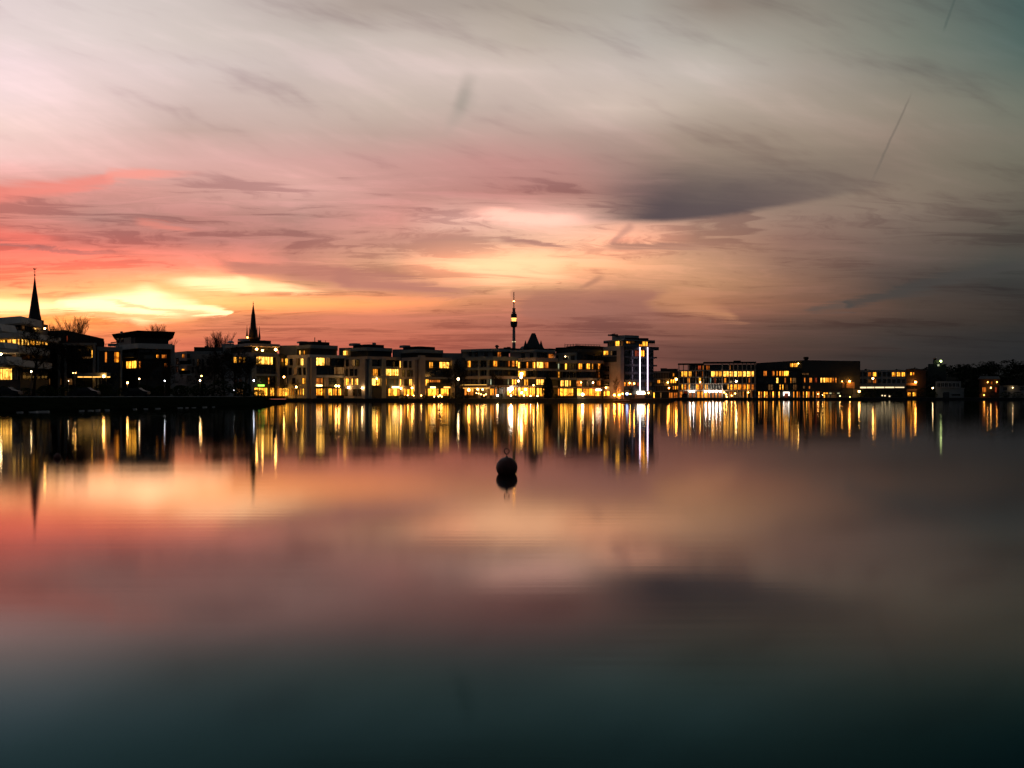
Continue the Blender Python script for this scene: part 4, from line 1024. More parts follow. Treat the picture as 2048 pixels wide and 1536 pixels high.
def castle():
    D = 372
    b = Bld('castle_tower', 'old castle tower with a steep blunt slate roof and small corner turrets', 'castle', 1067, D, GZ)
    b.prism('wall', [(1047, D - 4), (1086, D - 4), (1086, D + 4), (1047, D + 4)], 697, None, 'dark_brick', D=D)
    b.prism('roof', [(1050, D - 4.5), (1082, D - 4.5), (1082, D + 4.5), (1050, D + 4.5)], 666.5, 697, 'slate', D=D, top=[(1063.4, D - .6), (1070.4, D - .6), (1070.4, D + .6), (1063.4, D + .6)])
    b.prism('lower_roof', [(1036, D + 3), (1091, D + 3), (1091, D + 16), (1036, D + 16)], 690.5, 699, 'slate', D=D, top=[(1044, D + 8), (1085, D + 8), (1085, D + 10), (1044, D + 10)])
    b.prism('lower_wall', [(1037, D + 4), (1090, D + 4), (1090, D + 15), (1037, D + 15)], 699, None, 'dark_brick', D=D)
    for x in (1051, 1082):
        for yo in (-4.5, 4.5):
            x0, y0 = P(x, D + yo)
            rb = 5.2 / FPX * D
            link('turret_roof', lathe_mesh('turret_roof', [(rb, 0), (rb * .92, .2), (.05, Z(682, D) - Z(697, D))], 8, smooth=False), 'slate', b.o, (x0, y0, Z(697, D)))
            link('turret', lathe_mesh('turret', [(rb * .8, 0), (rb * .8, Z(697, D) - GZ)], 8, smooth=False), 'dark_brick', b.o, (x0, y0, GZ))

def church_left():
    D = 335
    b = Bld('church', 'church tower with a tall plain needle spire and a weathercock on top', 'church', 70, D, GZ)
    x, y = P(69.5, D); k = D / FPX
    zt = Z(640, D)
    link('tower_wall', boxes_mesh('tower_wall', [(-12.5 * k, 12.5 * k, -12.5 * k, 12.5 * k, 0, zt - GZ)]), 'dark_brick', b.o, (x, y, GZ))
    link('spire', lathe_mesh('spire', [(12.6 * k, 0), (11.0 * k, 6 * k), (7.0 * k, 36 * k), (3.4 * k, 62 * k), (.5 * k, 88 * k)], 8, smooth=False), 'slate', b.o, (x, y, zt))
    link('stair_turret', lathe_mesh('stair_turret', [(2.1 * k, 0), (2.1 * k, Z(637, D) - GZ), (.1, Z(632, D) - GZ)], 8, smooth=False), 'dark_brick', b.o, (x + 14 * k, y - 6 * k, GZ))
    link('finial_rod', lathe_mesh('finial_rod', [(.10, 0), (.06, 17 * k)], 6), 'dark_metal', b.o, (x, y, zt + 87 * k))
    link('finial_ball', globe_mesh(), 'dark_metal', b.o, (x, y, zt + 90 * k)).scale = (.28, .28, .28)
    me = mesh_of('weathercock', [(-.5, 0, 0), (.1, 0, -.12), (.35, 0, .1), (.62, 0, .45), (.3, 0, .3), (-.1, 0, .2), (-.35, 0, .55), (-.5, 0, .3)] + [(-.5, .06, 0), (.1, .06, -.12), (.35, .06, .1), (.62, .06, .45), (.3, .06, .3), (-.1, .06, .2), (-.35, .06, .55), (-.5, .06, .3)],
                 [tuple(range(8)), tuple(range(15, 7, -1))] + [(i, 8 + i, 8 + (i + 1) % 8, (i + 1) % 8) for i in range(8)])
    link('weathercock', me, 'dark_metal', b.o, (x, y, zt + 101 * k))
    link('cross_arm', boxes_mesh('cross_arm', [(-.5, .5, -.05, .05, -.06, .06)]), 'dark_metal', b.o, (x, y, zt + 96 * k))
    link('nave_wall', boxes_mesh('nave_wall', [(-8, 8, 2, 28, 0, 14)]), 'dark_brick', b.o, (x, y, GZ))

def church_right():
    D = 470
    b = Bld('church', 'church steeple with a stepped spire between four small pinnacles', 'church', 506.5, D, GZ)
    k = D / FPX; x, y = P(506.5, D)
    zt = Z(677, D)
    w = 10.5 * k
    link('tower_wall', boxes_mesh('tower_wall', [(-w, w, -w, w, 0, zt - GZ)]), 'dark_brick', b.o, (x, y, GZ))
    link('spire', lathe_mesh('spire', [(7.8 * k, 0), (7.2 * k, 5 * k), (3.9 * k, 47 * k), (3.6 * k, 49 * k), (3.2 * k, 50 * k), (.7 * k, 68 * k), (.25 * k, 70 * k)], 8, smooth=False), 'slate', b.o, (x, y, zt))
    link('finial', lathe_mesh('finial', [(.14, 0), (.30, .3), (.10, .6), (.07, 6 * k)], 6), 'dark_metal', b.o, (x, y, zt + 69 * k))
    for sx in (-1, 1):
        for sy in (-1, 1):
            link('pinnacle', lathe_mesh('pinnacle', [(2.3 * k, 0), (2.2 * k, 4 * k), (1.2 * k, 12 * k), (.12 * k, 26 * k)], 6, smooth=False), 'slate', b.o, (x + sx * w * .94, y + sy * w * .94, zt))
    link('gallery', boxes_mesh('gallery', [(-w * 1.1, w * 1.1, -w * 1.1, w * 1.1, -.4, .5)]), 'dark_brick', b.o, (x, y, zt))
    g = link('floodlight', globe_mesh(), 'lamp_orange', b.o, (x - 8 * k, y - w * 1.25, zt + .3)); g.scale = (.3, .3, .3)

def tv_tower():
    D = 2000
    k = D / FPX
    b = Bld('tv_tower', 'slender concrete television tower with a double pod, lit gallery and red-white antenna', 'tower', 1027.8, D, GZ)
    x, y = P(1027.8, D)
    z = lambda py: Z(py, D) - GZ
    loc = (x, y, GZ)
    link('shaft', lathe_mesh('shaft', [(5.0 * k, 0), (4.2 * k, z(760)), (3.5 * k, z(700)), (3.1 * k, z(682)), (2.75 * k, z(653))], 20), 'concrete', b.o, loc)
    pod = link('lower_pod', lathe_mesh('lower_pod', [(2.75 * k, z(655)), (4.9 * k, z(654)), (6.5 * k, z(652.5)), (7.0 * k, z(645)), (6.9 * k, z(643)), (4.6 * k, z(642.8))], 24, smooth=False), 'dark_cladding', b.o, loc)
    link('lit_gallery', lathe_mesh('lit_gallery', [(4.3 * k, z(643)), (4.3 * k, z(638.5)), (5.6 * k, z(636.4)), (5.8 * k, z(636))], 24, smooth=False), 'strip_warm', b.o, loc)
    link('upper_pod', lathe_mesh('upper_pod', [(5.8 * k, z(636)), (6.1 * k, z(635)), (6.0 * k, z(629.5)), (5.2 * k, z(627.6)), (3.4 * k, z(627.4))], 24, smooth=False), 'dark_cladding', b.o, loc)
    link('upper_shaft', lathe_mesh('upper_shaft', [(3.3 * k, z(627.5)), (3.2 * k, z(626)), (4.2 * k, z(625.6)), (4.2 * k, z(624.8)), (2.9 * k, z(624)), (2.7 * k, z(618.5)), (3.5 * k, z(617.2)), (3.4 * k, z(616.5)), (1.0 * k, z(616))], 16, smooth=False), 'concrete', b.o, loc)
    link('antenna', lathe_mesh('antenna', [(1.0 * k, z(616.2)), (.95 * k, z(608)), (1.35 * k, z(607.6)), (1.35 * k, z(606)), (.95 * k, z(605.6)), (.9 * k, z(602)), (.85 * k, z(584))], 10, smooth=False), 'dark_brick', b.o, loc)
    link('beacon', lathe_mesh('beacon', [(.9 * k, z(602.9)), (1.7 * k, z(602.7)), (1.7 * k, z(602.1)), (.9 * k, z(601.9))], 10), 'lamp_orange', b.o, loc).data
    for a in range(5):
        q = a * 1.257 + .3
        g = link('beacon', globe_mesh(), 'strip_pale', b.o, (x + 3.3 * k * math.cos(q), y + 3.3 * k * math.sin(q), Z(683.5, D))); g.scale = (.8, .8, .8)

terrace_house(); brick_house(); pavilion_house(); cream_house(); corner_shop_house()
house_six(); house_seven(); house_eight(); house_nine(); house_ten(); house_eleven(); glass_tower()
castle(); church_left(); church_right(); tv_tower()

# ------------------------------------------------------------------ buildings of the right shore
def fin_office():
    D = 424
    b = Bld('office_building', 'low office with rows of thin vertical fins beside the neon tower', 'building', 1330, D, GZ)
    foot = [(1296, D + 2), (1360, D), (1360, D + 22), (1296, D + 22)]
    b.prism('core_wall', foot, 742, None, 'dark_cladding', D=D)
    f = Fac((1296, D + 2), (1360, D))
    b.box(f, 'plant_room', 1321, 1334, 736, 743, -9, -3, 'dark_cladding'); b.box(f, 'plant_room', 1334, 1356, 737.2, 743, -8, -2, 'dark_cladding')
    for y0, y1 in ((743, 745.5), (757, 758.8), (769.5, 771.2), (782, 784)): b.box(f, 'floor_band', 1296, 1340, y0, y1, 0, .8, 'concrete')
    for y0, y1 in ((745.5, 757), (758.8, 769.5), (771.2, 782)):
        for i in range(13): b.box(f, 'fin', 1298 + i * 3.2, 1298.8 + i * 3.2, y0, y1, .1, .7, 'concrete')
    windows(b, f, [(759.8, 766.4, [(1315, 1320, 'lit_gold', 1)]), (746.5, 753, [(1345.5, 1348.3, 'lit_gold', 1), (1351, 1353)]), (759, 766, [(1340.5, 1344, 'lit_shop_gold', 1), (1345.5, 1348.5, 'lit_shop_gold', 1), (1350, 1352.5, 'lit_shop_gold', 1)]),
                   (772, 779, [(1337.5, 1339.5, 'lit_orange', 1), (1345.5, 1348, 'lit_orange', 1), (1350, 1352, 'lit_gold', 1), (1354, 1356.5, 'lit_yellow', 1)]), (764, 766, [(1321.5, 1333, 'lit_dim', 6)]),
                   (785, 796, [(1304, 1309.5, 'lit_shop_gold', 2), (1320, 1323, 'lit_dim', 1), (1338, 1345, 'lit_orange', 2), (1347, 1355, 'lit_orange', 2)])], .12)
    b.lamp(f, 1335.5, 765, .30, 'lamp_orange', 1.2)

def grid_office():
    D = 420
    b = Bld('office_building', 'long office with a square concrete grid front and brightly lit upper rows', 'building', 1430, D, GZ)
    b.prism('core_wall', [(1376, D), (1512, D - 4), (1512, D + 22), (1376, D + 24)], 743, None, 'dark_cladding', D=D - 2)
    b.prism('core_wall', [(1357, D + 1), (1378, D), (1378, D + 22), (1357, D + 22)], 743, None, 'dark_cladding', D=D)
    b.prism('upper_wall', [(1378, D), (1512, D - 4), (1512, D + 20), (1378, D + 22)], 729, 743, 'dark_cladding', D=D - 2)
    f = Fac((1357, D + .55), (1512, D - 4))
    # frame: floors, roof edge, piers
    b.box(f, 'roof_edge', 1356, 1407, 726.8, 729.6, -3, 1.2, 'roof_felt'); b.box(f, 'roof_edge', 1407, 1512, 723.6, 727, -3, 1.2, 'roof_felt')
    b.box(f, 'plant_room', 1469.5, 1483.5, 720.5, 724, -8, -4, 'roof_felt')
    for y0, y1 in ((740, 742), (753.6, 755), (766.8, 768.2), (780, 782.2)): b.box(f, 'floor_band', 1357, 1512, y0, y1, 0, 1.0, 'concrete' if y0 < 760 else 'beige_render')
    xs = [1357, 1366, 1375.5, 1390.5, 1406.5, 1443.5, 1457.5, 1466, 1474.5, 1483.5, 1492, 1501, 1508.8]
    for x in xs: b.box(f, 'pier', x, x + 1.7, 729.6 if x < 1405 else 727, None, .02, 1.05, 'concrete' if x < 1440 else 'beige_render')
    for x in (1381, 1386, 1396, 1401, 1412, 1417, 1422, 1427, 1432, 1438): b.box(f, 'mullion', x, x + .7, 742, 780, .03, .6, 'grey_render')
    windows(b, f, [(731, 739.5, [(1405.5, 1407, 'lit_orange', 1), (1412.5, 1415.5, 'lit_orange', 1), (1417.3, 1418.6, 'lit_orange', 1), (1396, 1402, 'lit_red', 2), (1379, 1389), (1422, 1432), (1434, 1443), (1446, 1456), (1459.5, 1461, 'lit_orange', 1), (1468, 1474), (1476.5, 1483), (1485.5, 1491.5), (1494, 1500)]),
                   (742.6, 753.2, [(1363, 1374.8, 'lit_yellow', 3), (1375, 1383, 'lit_yellow', 3), (1391.3, 1393.3, 'lit_orange', 1), (1404, 1406, 'lit_orange', 1), (1422, 1431, 'lit_cream', 3), (1432, 1443, 'lit_yellow', 4), (1446, 1457, 'lit_cream', 3), (1459, 1465.6, 'lit_cream', 2), (1467.6, 1474, 'lit_cream', 2), (1476.2, 1483, 'lit_yellow', 2), (1485, 1491.6, 'lit_cream', 2), (1493.6, 1500.6, 'lit_cream', 2), (1502.6, 1507.5, 'lit_cream', 1)]),
                   (755.6, 766.4, [(1374.8, 1379.5, 'lit_gold', 2), (1398, 1402, 'lit_gold', 1), (1420.3, 1421.8, 'lit_teal', 1), (1429, 1432, 'lit_red', 1), (1448.5, 1452.5, 'lit_gold', 1), (1459, 1465), (1468, 1474), (1476, 1483), (1497, 1500, 'lit_orange', 1), (1359, 1365), (1368, 1374)]),
                   (768.8, 779.4, [(1363, 1366, 'lit_yellow', 1), (1369, 1373, 'lit_gold', 2), (1375, 1380, 'lit_yellow', 2), (1391, 1398.5, 'lit_gold', 2), (1399.5, 1405, 'lit_orange', 2), (1409.5, 1411.5, 'lit_yellow', 1), (1413.5, 1415, 'lit_yellow', 1), (1455, 1457.2, 'lit_yellow', 1), (1461, 1465.6, 'lit_gold', 2), (1468, 1474, 'lit_gold', 2), (1476, 1482.5, 'lit_gold', 2), (1485, 1491.5, 'lit_gold', 2), (1494, 1500, 'lit_gold', 2), (1502.5, 1508, 'lit_orange', 1)]),
                   (783, 796.5, [(1359, 1365, 'lit_orange', 1), (1368, 1374, 'lit_red', 1), (1378, 1384, 'lit_orange', 2), (1386, 1390, 'lit_orange', 1), (1394, 1400, 'lit_gold', 2), (1401, 1406, 'lit_gold', 2), (1409, 1415, 'lit_gold', 2), (1417, 1420, 'lit_orange', 1), (1423.5, 1428, 'lit_orange', 2), (1431, 1434, 'lit_gold', 1), (1437, 1443, 'lit_orange', 2), (1447, 1456, 'lit_dim', 2), (1460, 1465, 'lit_orange', 1), (1468, 1474, 'lit_dim', 2), (1476, 1482, 'lit_dim', 2), (1485.5, 1487.5, 'lit_gold', 1), (1493.8, 1495.5, 'lit_gold', 1), (1502, 1504, 'lit_gold', 1)])], .06)
    for x in (1380, 1386.6, 1411, 1418.6, 1425.6, 1432.6, 1440):
        b.lamp(f, x, 783, .34, 'flood_white', 1.9, 'floodlight')
    for x, y in ((1400.3, 764), (1448, 785), (1452, 789), (1453, 793.5), (1463, 791), (1470, 787), (1496, 785)): b.lamp(f, x, y, .20, 'lamp_warm', 1.3, 'pendant_lamp')

def glazed_office():
    D = 417
    b = Bld('office_building', 'dark glazed office between the grid front and the black hall, warm strips at street level', 'building', 1560, D, GZ)
    b.prism('core_wall', [(1512, D + 4), (1606, D), (1606, D + 22), (1512, D + 24)], [725.5, 720.5, 720.5, 725.5], None, 'dark_cladding', D=D)
    f = Fac((1512, D + 4), (1606, D))
    for y0, y1 in ((738, 739), (753.4, 754.6), (767, 768.2), (780.5, 782)): b.box(f, 'floor_band', 1512, 1604, y0, y1, 0, .6, 'anthracite')
    for x in (1512.4, 1550, 1604): b.box(f, 'pier', x, x + 1.6, 728, None, 0, .8, 'anthracite')
    windows(b, f, [(742, 752, [(1527, 1533.5, 'lit_orange', 3), (1544, 1549, 'lit_orange', 1), (1553, 1556, 'lit_gold', 1), (1559, 1562, 'lit_gold', 1), (1563.5, 1567.5, 'lit_gold', 1), (1568, 1577.5, 'lit_yellow', 2), (1516, 1523), (1536, 1542), (1582, 1592)]), (726.5, 734, [(1580, 1595, 'lit_yellow', 4)]),
                   (755.6, 766, [(1552.5, 1556.5, 'lit_cream', 1), (1569, 1572, 'lit_orange', 1), (1580.5, 1582.5, 'lit_gold', 1), (1585, 1592, 'lit_dim', 3), (1516, 1528), (1532, 1546)]),
                   (769, 780, [(1559, 1561.5, 'lit_yellow', 1), (1564.5, 1567, 'lit_yellow', 1), (1536, 1546, 'lit_dim', 2), (1570, 1576, 'lit_dim', 1), (1586, 1594, 'lit_dim', 2)]),
                   (783, 796, [(1516.7, 1519.2, 'lit_shop', 1), (1521, 1524, 'lit_orange', 1), (1528, 1530.5, 'lit_shop', 1), (1532.5, 1535, 'lit_gold', 1), (1539.5, 1541.5, 'lit_orange', 1), (1545, 1548, 'lit_shop', 1), (1549.5, 1552, 'lit_gold', 1), (1557, 1559.4, 'lit_shop', 1), (1569, 1576, 'lit_red', 2), (1586.5, 1588.5, 'lit_gold', 1), (1593, 1596, 'lit_gold', 1), (1598, 1600, 'lit_orange', 1)])], .06)
    b.box(f, 'shop_sign', 1566.5, 1578.5, 784, 786, .5, .8, 'sign_white')
    b.box(f, 'shop_sign', 1566.5, 1568.3, 786, 791.5, .5, .8, 'sign_white'); b.box(f, 'shop_sign', 1576.7, 1578.5, 786, 791.5, .5, .8, 'sign_white')
    b.lamp(f, 1596.5, 727, .18, 'lamp_warm', .6)

def black_hall():
    D = 412
    b = Bld('hall_building', 'big plain black hall with one lit window row and an orange lit niche', 'building', 1660, D, GZ)
    b.prism('wall', [(1605, D + 1), (1720.5, D), (1720.5, D + 24), (1605, D + 25)], [720, 722, 722, 720], None, 'dark_cladding', D=D)
    f = Fac((1605, D + 1), (1720.5, D))
    x, y = P(1612, D + 4)
    k = D / FPX
    link('chimney', lathe_mesh('chimney', [(3.4 * k, 0), (3.4 * k, 2.2 * k), (5.2 * k, 3.6 * k), (5.2 * k, 6 * k), (4.3 * k, 7.4 * k)], 12, smooth=False), 'roof_felt', b.o, (x, y, Z(720.4, D)))
    windows(b, f, [(755.5, 765, [(1608, 1610.5, 'lit_orange', 1), (1618.5, 1624, 'lit_orange', 2), (1629, 1634, 'lit_red', 1), (1641, 1644.5, 'lit_cream', 1), (1645.5, 1650, 'lit_cream', 2), (1650.5, 1655, 'lit_yellow', 2), (1655.8, 1658.5, 'lit_gold', 1), (1660, 1663.3, 'lit_gold', 1), (1664.8, 1668, 'lit_orange', 1), (1670, 1673.2, 'lit_orange', 1)]),
                   (746, 750, [(1603.5, 1618, 'lit_dim', 2)]), (772, 777.5, [(1606, 1610, 'lit_dim', 1), (1617, 1620, 'lit_orange', 1)]),
                   (783, 796, [(1605.8, 1608, 'lit_gold', 1), (1612, 1614.5, 'lit_shop', 1), (1616, 1620, 'lit_orange', 2), (1625, 1627.5, 'lit_shop', 1), (1632, 1639, 'lit_orange', 2)]), (785, 788, [(1646, 1651, 'lit_yellow', 2), (1652, 1656, 'lit_gold', 1), (1658, 1663, 'lit_pale', 2), (1665, 1669, 'lit_dim', 1), (1674, 1679, 'lit_pale', 2)]),
                   (789, 796, [(1647, 1650, 'lit_gold', 1), (1653, 1660, 'lit_dim', 3), (1662, 1672, 'lit_dim', 3)])], .06)
    b.box(f, 'canopy', 1640, 1684, 782, 784.5, 0, 2.5, 'anthracite')
    # orange niche: a pale recess washed by its own lamp
    b.box(f, 'niche_wall', 1684.5, 1709, 764, 778, .04, .12, 'awning'); b.box(f, 'niche_post', 1691, 1692, 764, 776.5, .12, .6, 'dark_cladding')
    b.box(f, 'niche_front', 1683, 1704, 776.5, 789, .04, 1.6, 'dark_cladding')
    b.lamp(f, 1697.3, 762.6, .36, 'lamp_orange', 1.2); b.lamp(f, 1683, 763, .14, 'lamp_orange', .8)
    b.box(f, 'shutter', 1704, 1719, 779, 795, .05, .2, 'concrete')

def white_office():
    D = 430
    b = Bld('office_building', 'pale office with regular square windows above a long light strip', 'building', 1765, D, GZ)
    b.prism('core_wall', [(1714, D + 2), (1812, D), (1812, D + 20), (1714, D + 22)], 740, None, 'anthracite', D=D)
    f = Fac((1714, D + 2), (1812, D))
    b.box(f, 'wall', 1714, 1810, 740, 744.2, 0, .5, 'grey_render'); b.box(f, 'wall', 1714, 1810, 753.2, 758.2, 0, .5, 'grey_render'); b.box(f, 'wall', 1714, 1810, 766.6, 772.6, 0, .5, 'grey_render')
    xs = [1714 + i * 9.6 for i in range(11)]
    for x in xs:
        b.box(f, 'pier', x, x + 2.6, 744.2, 753.2, 0, .48, 'grey_render'); b.box(f, 'pier', x, x + 2.6, 758.2, 766.6, 0, .48, 'grey_render')
    lit = {2: 'lit_orange', 3: 'lit_gold', 7: 'lit_shop_gold', 8: 'lit_shop', 9: 'lit_shop_gold'}
    for i, x in enumerate(xs[:-1]):
        b.win(f, x + 2.8, x + 9.4, 744.4, 753, lit.get(i, 'glass_dark'), 3, .05)
        b.win(f, x + 2.8, x + 9.4, 758.4, 766.4, {3: 'lit_orange', 2: 'lit_dim'}.get(i, 'glass_dark'), 3, .05)
    b.box(f, 'light_strip', 1714.5, 1732, 773.6, 776.6, .2, .5, 'strip_pale'); b.box(f, 'light_strip', 1733.5, 1748, 773.6, 776.4, .2, .5, 'strip_pale'); b.box(f, 'light_strip', 1750, 1768, 773.6, 776.2, .2, .5, 'strip_pale'); b.box(f, 'light_strip', 1770, 1788, 773.6, 776, .2, .5, 'strip_pale'); b.box(f, 'light_strip', 1790, 1808, 773.8, 775.6, .2, .5, 'strip_pale')
    b.box(f, 'canopy', 1714, 1811, 776.8, 778.4, 0, 3.0, 'anthracite')
    for x in (1717, 1736, 1755, 1774, 1793, 1808): b.box(f, 'canopy_post', x, x + .8, 778.4, None, 2.7, 2.85, 'dark_metal')
    b.box(f, 'chimney', 1736, 1740, 737.2, 740.2, -6, -5, 'dark_cladding')

def red_annexe():
    D = 432
    b = Bld('annexe_building', 'dark annexe washed orange by a lamp, lit ground floor windows beside the pale office', 'building', 1828, D, GZ)
    b.prism('wall', [(1812, D), (1852, D + 2), (1852, D + 18), (1812, D + 18)], 738, None, 'dark_brick', D=D)
    f = Fac((1812, D), (1852, D + 2))
    windows(b, f, [(744.5, 750.5, [(1820, 1823.4, 'lit_gold', 1), (1824.8, 1828.2, 'lit_gold', 1)]), (773, 777.5, [(1813, 1822), (1823, 1834)]), (784.5, 792.5, [(1814.5, 1821, 'lit_yellow', 2), (1825, 1832, 'lit_yellow', 2)])], .05)
    b.box(f, 'band', 1809, 1833, 766, 771, .05, .5, 'awning'); b.box(f, 'band', 1812, 1833, 778, 783, .05, .5, 'awning')
    b.lamp(f, 1826.5, 764.3, .40, 'lamp_orange', 1.6)

def boat_house():
    D = 412
    b = Bld('boat_house', 'plain grey two-level boat house with a dark doorway by the water', 'building', 1900, D, GZ)
    b.prism('lower_wall', [(1871, D), (1928, D), (1928, D + 14), (1871, D + 14)], 776.5, None, 'cool_render', D=D)
    b.prism('upper_wall', [(1871, D + 1), (1922, D + 1), (1922, D + 13), (1871, D + 13)], 762.5, 776.5, 'grey_render', D=D)
    f = Fac((1871, D), (1928, D)); g = Fac((1871, D + 1), (1922, D + 1))
    b.box(f, 'door', 1885.5, 1898.5, 784.5, None, .03, .12, 'glass_dark'); b.box(f, 'wall_slot', 1903, 1920, 788, 791.5, .03, .1, 'glass_dark')
    for i in range(6): b.win(g, 1874 + i * 7.6, 1880.6 + i * 7.6, 766, 774, 'glass_dark', 2, .03, frame='frame_pale')
    b.box(f, 'roof_edge', 1870, 1929, 775.6, 777, -.3, .4, 'concrete')

def lamp_house():
    D = 420
    b = Bld('brick_house', 'small dark house with three round lamps and orange lit windows near the right bank', 'house', 1980, D, GZ)
    b.prism('wall', [(1958, D), (1999, D), (1999, D + 10), (1958, D + 10)], 758, None, 'dark_brick', D=D)
    b.prism('roof', [(1956, D - 1), (2001, D - 1), (2001, D + 11), (1956, D + 11)], 752, 758, 'slate', D=D, top=[(1960, D + 4.5), (1997, D + 4.5), (1997, D + 5.5), (1960, D + 5.5)])
    f = Fac((1958, D), (1999, D))
    windows(b, f, [(774.5, 784.5, [(1964.5, 1972, 'lit_orange', 2), (1989.5, 1993.5, 'lit_red', 1)]), (763, 769, [(1981.5, 1985, 'lit_orange', 1)])], .04)
    for x, y, r in ((1973.8, 764.2, .13), (1992.2, 764.2, .13), (1980, 775.4, .17), (1966.5, 790.4, .16)): b.lamp(f, x, y, r, 'lamp_orange' if r != .17 else 'lamp_warm', .7)

def gable_house():
    D = 424
    b = Bld('gable_house', 'low white house with a shallow gable and one bright lamp at its corner', 'house', 2030, D, GZ)
    b.prism('wall', [(1998, D), (2062, D), (2062, D + 12), (1998, D + 12)], 770, None, 'grey_render', D=D)
    b.prism('roof', [(1996, D - 1), (2064, D - 1), (2064, D + 13), (1996, D + 13)], 758.5, 770.5, 'roof_felt', D=D, top=[(2028, D - .5), (2034, D - .5), (2034, D + 12.5), (2028, D + 12.5)])
    f = Fac((1998, D), (2062, D))
    windows(b, f, [(774, 781, [(2006, 2014), (2040, 2048)])], .04)
    b.lamp(f, 2023.5, 775.4, .13, 'lamp_white', .8)

def hill_house():
    D = 640
    b = Bld('hill_house', 'tall dark house standing among the trees on the hill with a floodlight', 'house', 1874, D, 8)
    b.prism('wall', [(1856, D), (1892, D), (1892, D + 14), (1856, D + 14)], 728, None, 'dark_cladding', D=D)
    b.prism('upper_wall', [(1866, D + 1), (1880, D + 1), (1880, D + 12), (1866, D + 12)], 720.5, 728, 'dark_cladding', D=D)
    f = Fac((1866, D), (1892, D))
    b.box(f, 'chimney', 1874.5, 1878.2, 715.5, 720.5, -6, -4, 'dark_brick')
    b.lamp(f, 1880.5, 722.4, .65, 'lamp_green', 1.0, 'floodlight')
    windows(b, f, [(728.5, 732.5, [(1875, 1879, 'lit_pale', 1)])], .1)

def kiosk():
    D = 399.5
    b = Bld('kiosk', 'small dark wooden kiosk with a shallow pitched roof on the quay edge', 'kiosk', 1369, D, GZ)
    b.prism('wall', [(1363, D), (1375.5, D), (1375.5, D + 3), (1363, D + 3)], 790.5, None, 'wood', D=D)
    b.prism('roof', [(1360.5, D - .4), (1378, D - .4), (1378, D + 3.4), (1360.5, D + 3.4)], 786.4, 790.6, 'roof_felt', D=D, top=[(1368, D - .4), (1370.5, D - .4), (1370.5, D + 3.4), (1368, D + 3.4)])
    f = Fac((1363, D), (1375.5, D)); b.box(f, 'hatch', 1366, 1372.5, 791.5, 793.5, .03, .1, 'glass_dark')

fin_office(); grid_office(); glazed_office(); black_hall(); white_office(); red_annexe(); boat_house(); lamp_house(); gable_house(); hill_house(); kiosk()

# ------------------------------------------------------------------ hill with the far wood
def hill():
    vs, fs = [], []
    nx, ny = 60, 8
    for j in range(ny):
        for i in range(nx):
            px = 1560 + i * 22
            D = 560 + j * 60
            k = max(0.0, min(1.0, (px - 1640) / 480.0)); k = k * k * (3 - 2 * k)
            h = (12.5 + 8 * k) * math.sin(min(1.0, j / 4.0) * math.pi / 2) * (1 + .08 * math.sin(px * .031))
            x, y = P(px, D)
            if i == 0 or i == nx - 1 or j == 0: h = 0
            h *= max(0.0, min(1.0, (px - 1590) / 110.0))
            vs.append((x, y, GZ - .02 + h))
    for j in range(ny - 1):
        for i in range(nx - 1):
            fs.append((j * nx + i, j * nx + i + 1, (j + 1) * nx + i + 1, (j + 1) * nx + i))
    o = link('hill', mesh_of('hill', vs, fs, True), 'earth'); o['kind'] = 'structure'
    rg = random.Random(11)
    vs, fs = [], []
    def ground(px, D):
        j = min(1.0, (D - 560) / 240.0)
        k = max(0.0, min(1.0, (px - 1640) / 480.0)); k = k * k * (3 - 2 * k)
        return GZ + (12.5 + 8 * k) * math.sin(max(0, j) * math.pi / 2) * max(0.0, min(1.0, (px - 1590) / 110.0))
    for t in range(440):
        px = rg.uniform(1735, 2380) if t < 360 else rg.uniform(1850, 2060)
        D = rg.uniform(590, 860) if t < 360 else rg.uniform(455, 580)
        x, y = P(px, D)
        g = ground(px, D) - 1 if D > 560 else GZ - .5
        hgt = rg.uniform(5.5, 10.5) if D > 580 else rg.uniform(4, 8.5)
        if px < 1850 and D > 580: hgt *= .85
        wd = hgt * rg.uniform(.42, .72)
        tube(vs, fs, [(x, y, g), (x, y, g + hgt * .6)], [.25, .12], 4)
        for c in range(150):
            a = rg.uniform(0, 6.283); rr = math.sqrt(rg.random()); zz = rg.random()
            prof = math.sin((zz * .8 + .18) * math.pi) ** .6
            q = Vector((x + math.cos(a) * rr * wd * prof, y + math.sin(a) * rr * wd * prof, g + hgt * (.18 + .86 * zz)))
            s = rg.uniform(.3, .95)
            u = Vector((rg.uniform(-1, 1), rg.uniform(-1, 1), rg.uniform(-.6, 1.0))).normalized() * s
            v = Vector((rg.uniform(-1, 1), rg.uniform(-1, 1), rg.uniform(-1, 1))).normalized() * s * .55
            k0 = len(vs)
            vs += [tuple(q - u), tuple(q + v), tuple(q + u), tuple(q - v)]
            fs.append((k0, k0 + 1, k0 + 2, k0 + 3))
    w = link('wood', mesh_of('wood', vs, fs), 'wood_mass')
    tag(w, 'dark leafless wood covering the hill behind the right shore', 'wood', kind='stuff')
hill()

